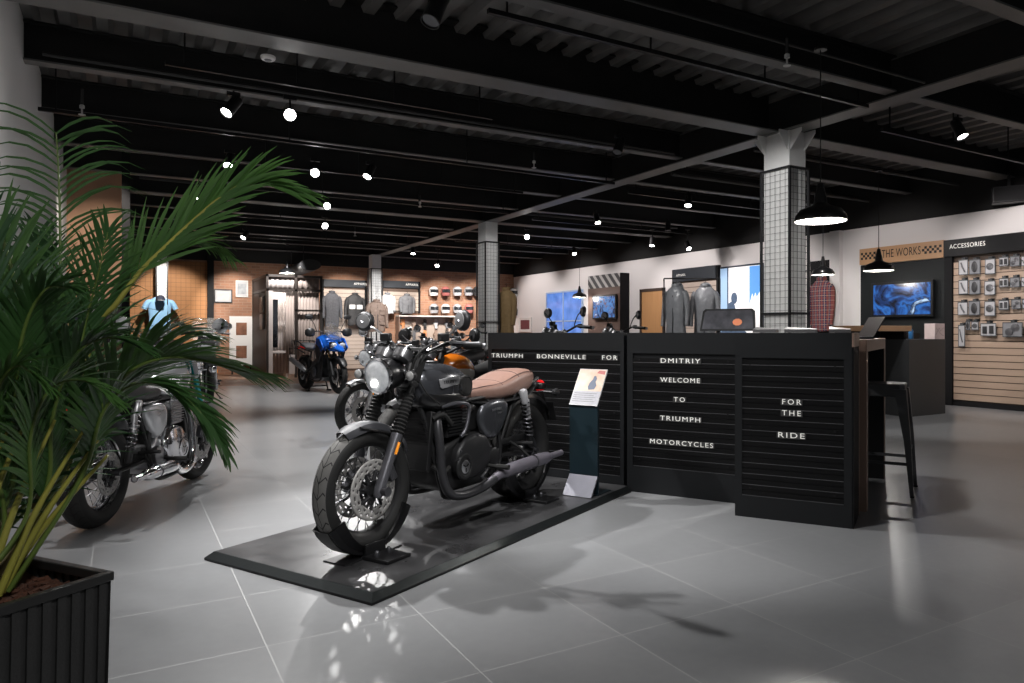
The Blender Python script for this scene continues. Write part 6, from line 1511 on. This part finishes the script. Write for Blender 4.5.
frond([root(-.12, .1), CAMV(5, 470, 2.25), CAMV(-4, 380, 2.3), CAMV(-6, 310, 2.3), CAMV(-10, 250, 2.3)], LEAF[2], .32, 40, Rv, .2, 50, 28, .5, .008, .0, None, .006)
frond([root(-.14, -.08), CAMV(0, 540, 1.85), CAMV(-8, 450, 1.8), CAMV(-2, 390, 1.75), CAMV(18, 366, 1.72), CAMV(44, 384, 1.72)], LEAF[1], .20, 38, Fv*.8-Uv*.1, .40, 40, 14, .5, .0048, .1, None, .0055)
# canes and bare leaf stalks
for dx, dy, px, py, Z, r_ in ((.02, -.06, 40, 455, 2.0, .016), (-.08, -.04, 10, 460, 1.95, .018), (.08, .0, 62, 450, 2.08, .013), (.0, .08, 52, 440, 2.2, .014), (-.10, .08, 5, 430, 2.2, .015)):
    a, b_ = root(dx, dy), CAMV(px, py, Z); mid = a.lerp(b_, .5)+Vector((RNG.uniform(-.02, .02), 0, 0)); P = spline([loc_(a), loc_(mid), loc_(b_)], 8)
    rr = []
    for i in range(len(P)): rr.append(r_*(1.15-.5*i/(len(P)-1))*(1.08 if i % 4 == 0 else 1))
    MB().tube(P, rr, 12).build('cane', CANE, palm, smooth=60)
for dx, dy, px, py, Z in ((.10, -.02, 108, 455, 2.0), (.09, -.05, 98, 440, 2.0), (.07, -.07, 84, 430, 1.96), (.05, .0, 70, 400, 2.1), (.02, -.1, 55, 420, 1.9), (-.03, -.1, 30, 410, 1.85), (-.1, -.1, 8, 430, 1.85)):
    a, b_ = root(dx, dy), CAMV(px, py, Z); MB().tube(spline([loc_(a), loc_(a.lerp(b_, .5)-Rv*.015), loc_(b_)], 6), [.010, .008, .004], 8).build('leaf_stalk', STALK, palm, smooth=60)
# ------------------------------------------------------------------ camera and light
cd = bpy.data.cameras.new('camera'); cam = bpy.data.objects.new('camera', cd); COL.objects.link(cam)
cam.location = (0, 0, EYE); cam.rotation_euler = (PI/2, 0, -YAW)
cd.sensor_width = 36; cd.lens = FPX/1024*36; cd.shift_x = (512-CX)/1024; cd.shift_y = -(341.5-CY)/1024; cd.clip_end = 100
bpy.context.scene.camera = cam
w = bpy.data.worlds.new('world'); bpy.context.scene.world = w; w.use_nodes = True
w.node_tree.nodes['Background'].inputs[0].default_value = (.9, .95, 1, 1); w.node_tree.nodes['Background'].inputs[1].default_value = .12
def spot(p, target, power, size=70, blend=.6, radius=.06, col=(1, .985, .97)):
    l = bpy.data.lights.new('spot_lamp', 'SPOT'); l.energy = power; l.spot_size = rad(size); l.spot_blend = blend; l.shadow_soft_size = radius; l.color = col
    o = bpy.data.objects.new('spot_lamp', l); COL.objects.link(o); o.location = p
    o.rotation_euler = (Vector(target)-Vector(p)).to_track_quat('-Z', 'Y').to_euler(); return o
def pt(p, power, radius=.1, col=(1, .95, .9)):
    l = bpy.data.lights.new('point_lamp', 'POINT'); l.energy = power; l.shadow_soft_size = radius; l.color = col
    o = bpy.data.objects.new('point_lamp', l); COL.objects.link(o); o.location = p; return o
# over the display bike
spot(zr(5.4, -2.25, 3.3), zr(4.2, -.3, .3), 480, 75, radius=.05)
spot(zr(11.9, -3.2, 3.35), zr(4.6, -1.0, .3), 300, 40, radius=.08)
spot(zr(3.3, -.2, 3.35), zr(4.6, 1.0, 0), 170, 52, radius=.06)
spot(zr(4.3, -.9, 3.4), zr(4.3, -.6, .8), 280, 60, radius=.22)
spot(zr(2.0, .3, 3.3), zr(4.2, -.6, .6), 260, 36, radius=.12)
spot(zr(4.5, -3.2, 3.3), zr(4.7, -2.7, 0), 160, 75)
spot(zr(8.2, -3.0, 3.3), zr(8, -2.4, 0), 400, 90)
spot(zr(9.5, -1.0, 3.3), zr(9, -1.2, .4), 330, 90)
spot(zr(13, -3.6, 3.3), zr(13.5, -4, 0), 460, 90)
# brick wall and apparel
for px, Y in ((170, 19.5), (235, 19.8), (345, 19.6), (405, 19.6), (445, 19.8), (475, 19.8)):
    q = on_y(px, 300, Y); spot((q.x, Y, 3.35), (on_y(px, 300, YF).x, YF, 1.7), 420, 52, col=(1, .93, .86))
q = on_y(290, 300, 18.6); spot((q.x, 18.6, 3.35), (q.x, 20.5, 1.2), 300, 70)
# showroom wall
for y, pw in ((5.2, 120), (7.6, 45), (10.5, 80), (12.8, 110), (15.0, 90), (17.5, 100), (20.2, 110)):
    spot((9.2, y, 3.35), (XR, y, 1.6), pw*1.6, 85, col=(1, .93, .91))
spot(zr(12.2, .6, 3.3), zr(14.4, 2.7, 1.6), 260, 50)  # added spot that brightens the grey nylon jackets
spot(zr(8.6, 4.3, 3.3), zr(9.4, 5.1, 0), 90, 70, col=(1, .99, .98))
spot(zr(6.6, 1.0, 3.35), zr(8.45, 2.7, 2.0), 130, 60)          # added spot to brighten the caged column
spot((5.6, 15.3, 3.35), (5.75, 17.8, 1.7), 380, 45)  # extra spot put in to brighten the tan waxed jacket
spot((5.0, 11.6, 3.35), (6.6, 13.8, 1.8), 110, 60)
spot((5.9, 18.4, 3.35), (6.4, 21.2, 2.0), 260, 40)  # spot added in front of the third column to whiten it
pt(bo.location+Vector((.40, .55, 2.45)), 14, .05, (1, .95, .9))  # made-up lamp inside the booth, brightens its lining
# stub wall and side wall
spot((-.3, 10.6, 3.3), (-.3, 13.2, 1.8), 170, 60, col=(1, .9, .8))
spot((.9, 4.2, 3.4), (-.75, 4.6, 2.6), 90, 100)
# added unseen lamps behind the camera: palm key and wide fill
spot((.6, -.8, 3.3), (-.2, 2.4, 1.3), 240, 48, radius=.12)
spot((3.2, -.6, 3.3), (3.6, 2.0, 0), 12, 110, radius=.25)
# the pendants' own light
for p, e in zip(PEND, (60, 22, 26, 20, 16)): pt(p+Vector((0, 0, -.03)), e, .05, (1, .97, .93))
sc = bpy.context.scene
sc.view_settings.view_transform = 'Standard'; sc.view_settings.look = 'None'; sc.view_settings.exposure = .3
sc.cycles.max_bounces = 6; sc.cycles.glossy_bounces = 4; sc.cycles.diffuse_bounces = 3; sc.cycles.transmission_bounces = 6; sc.cycles.caustics_reflective = False; sc.cycles.caustics_refractive = False
sc.cycles.sample_clamp_indirect = 6
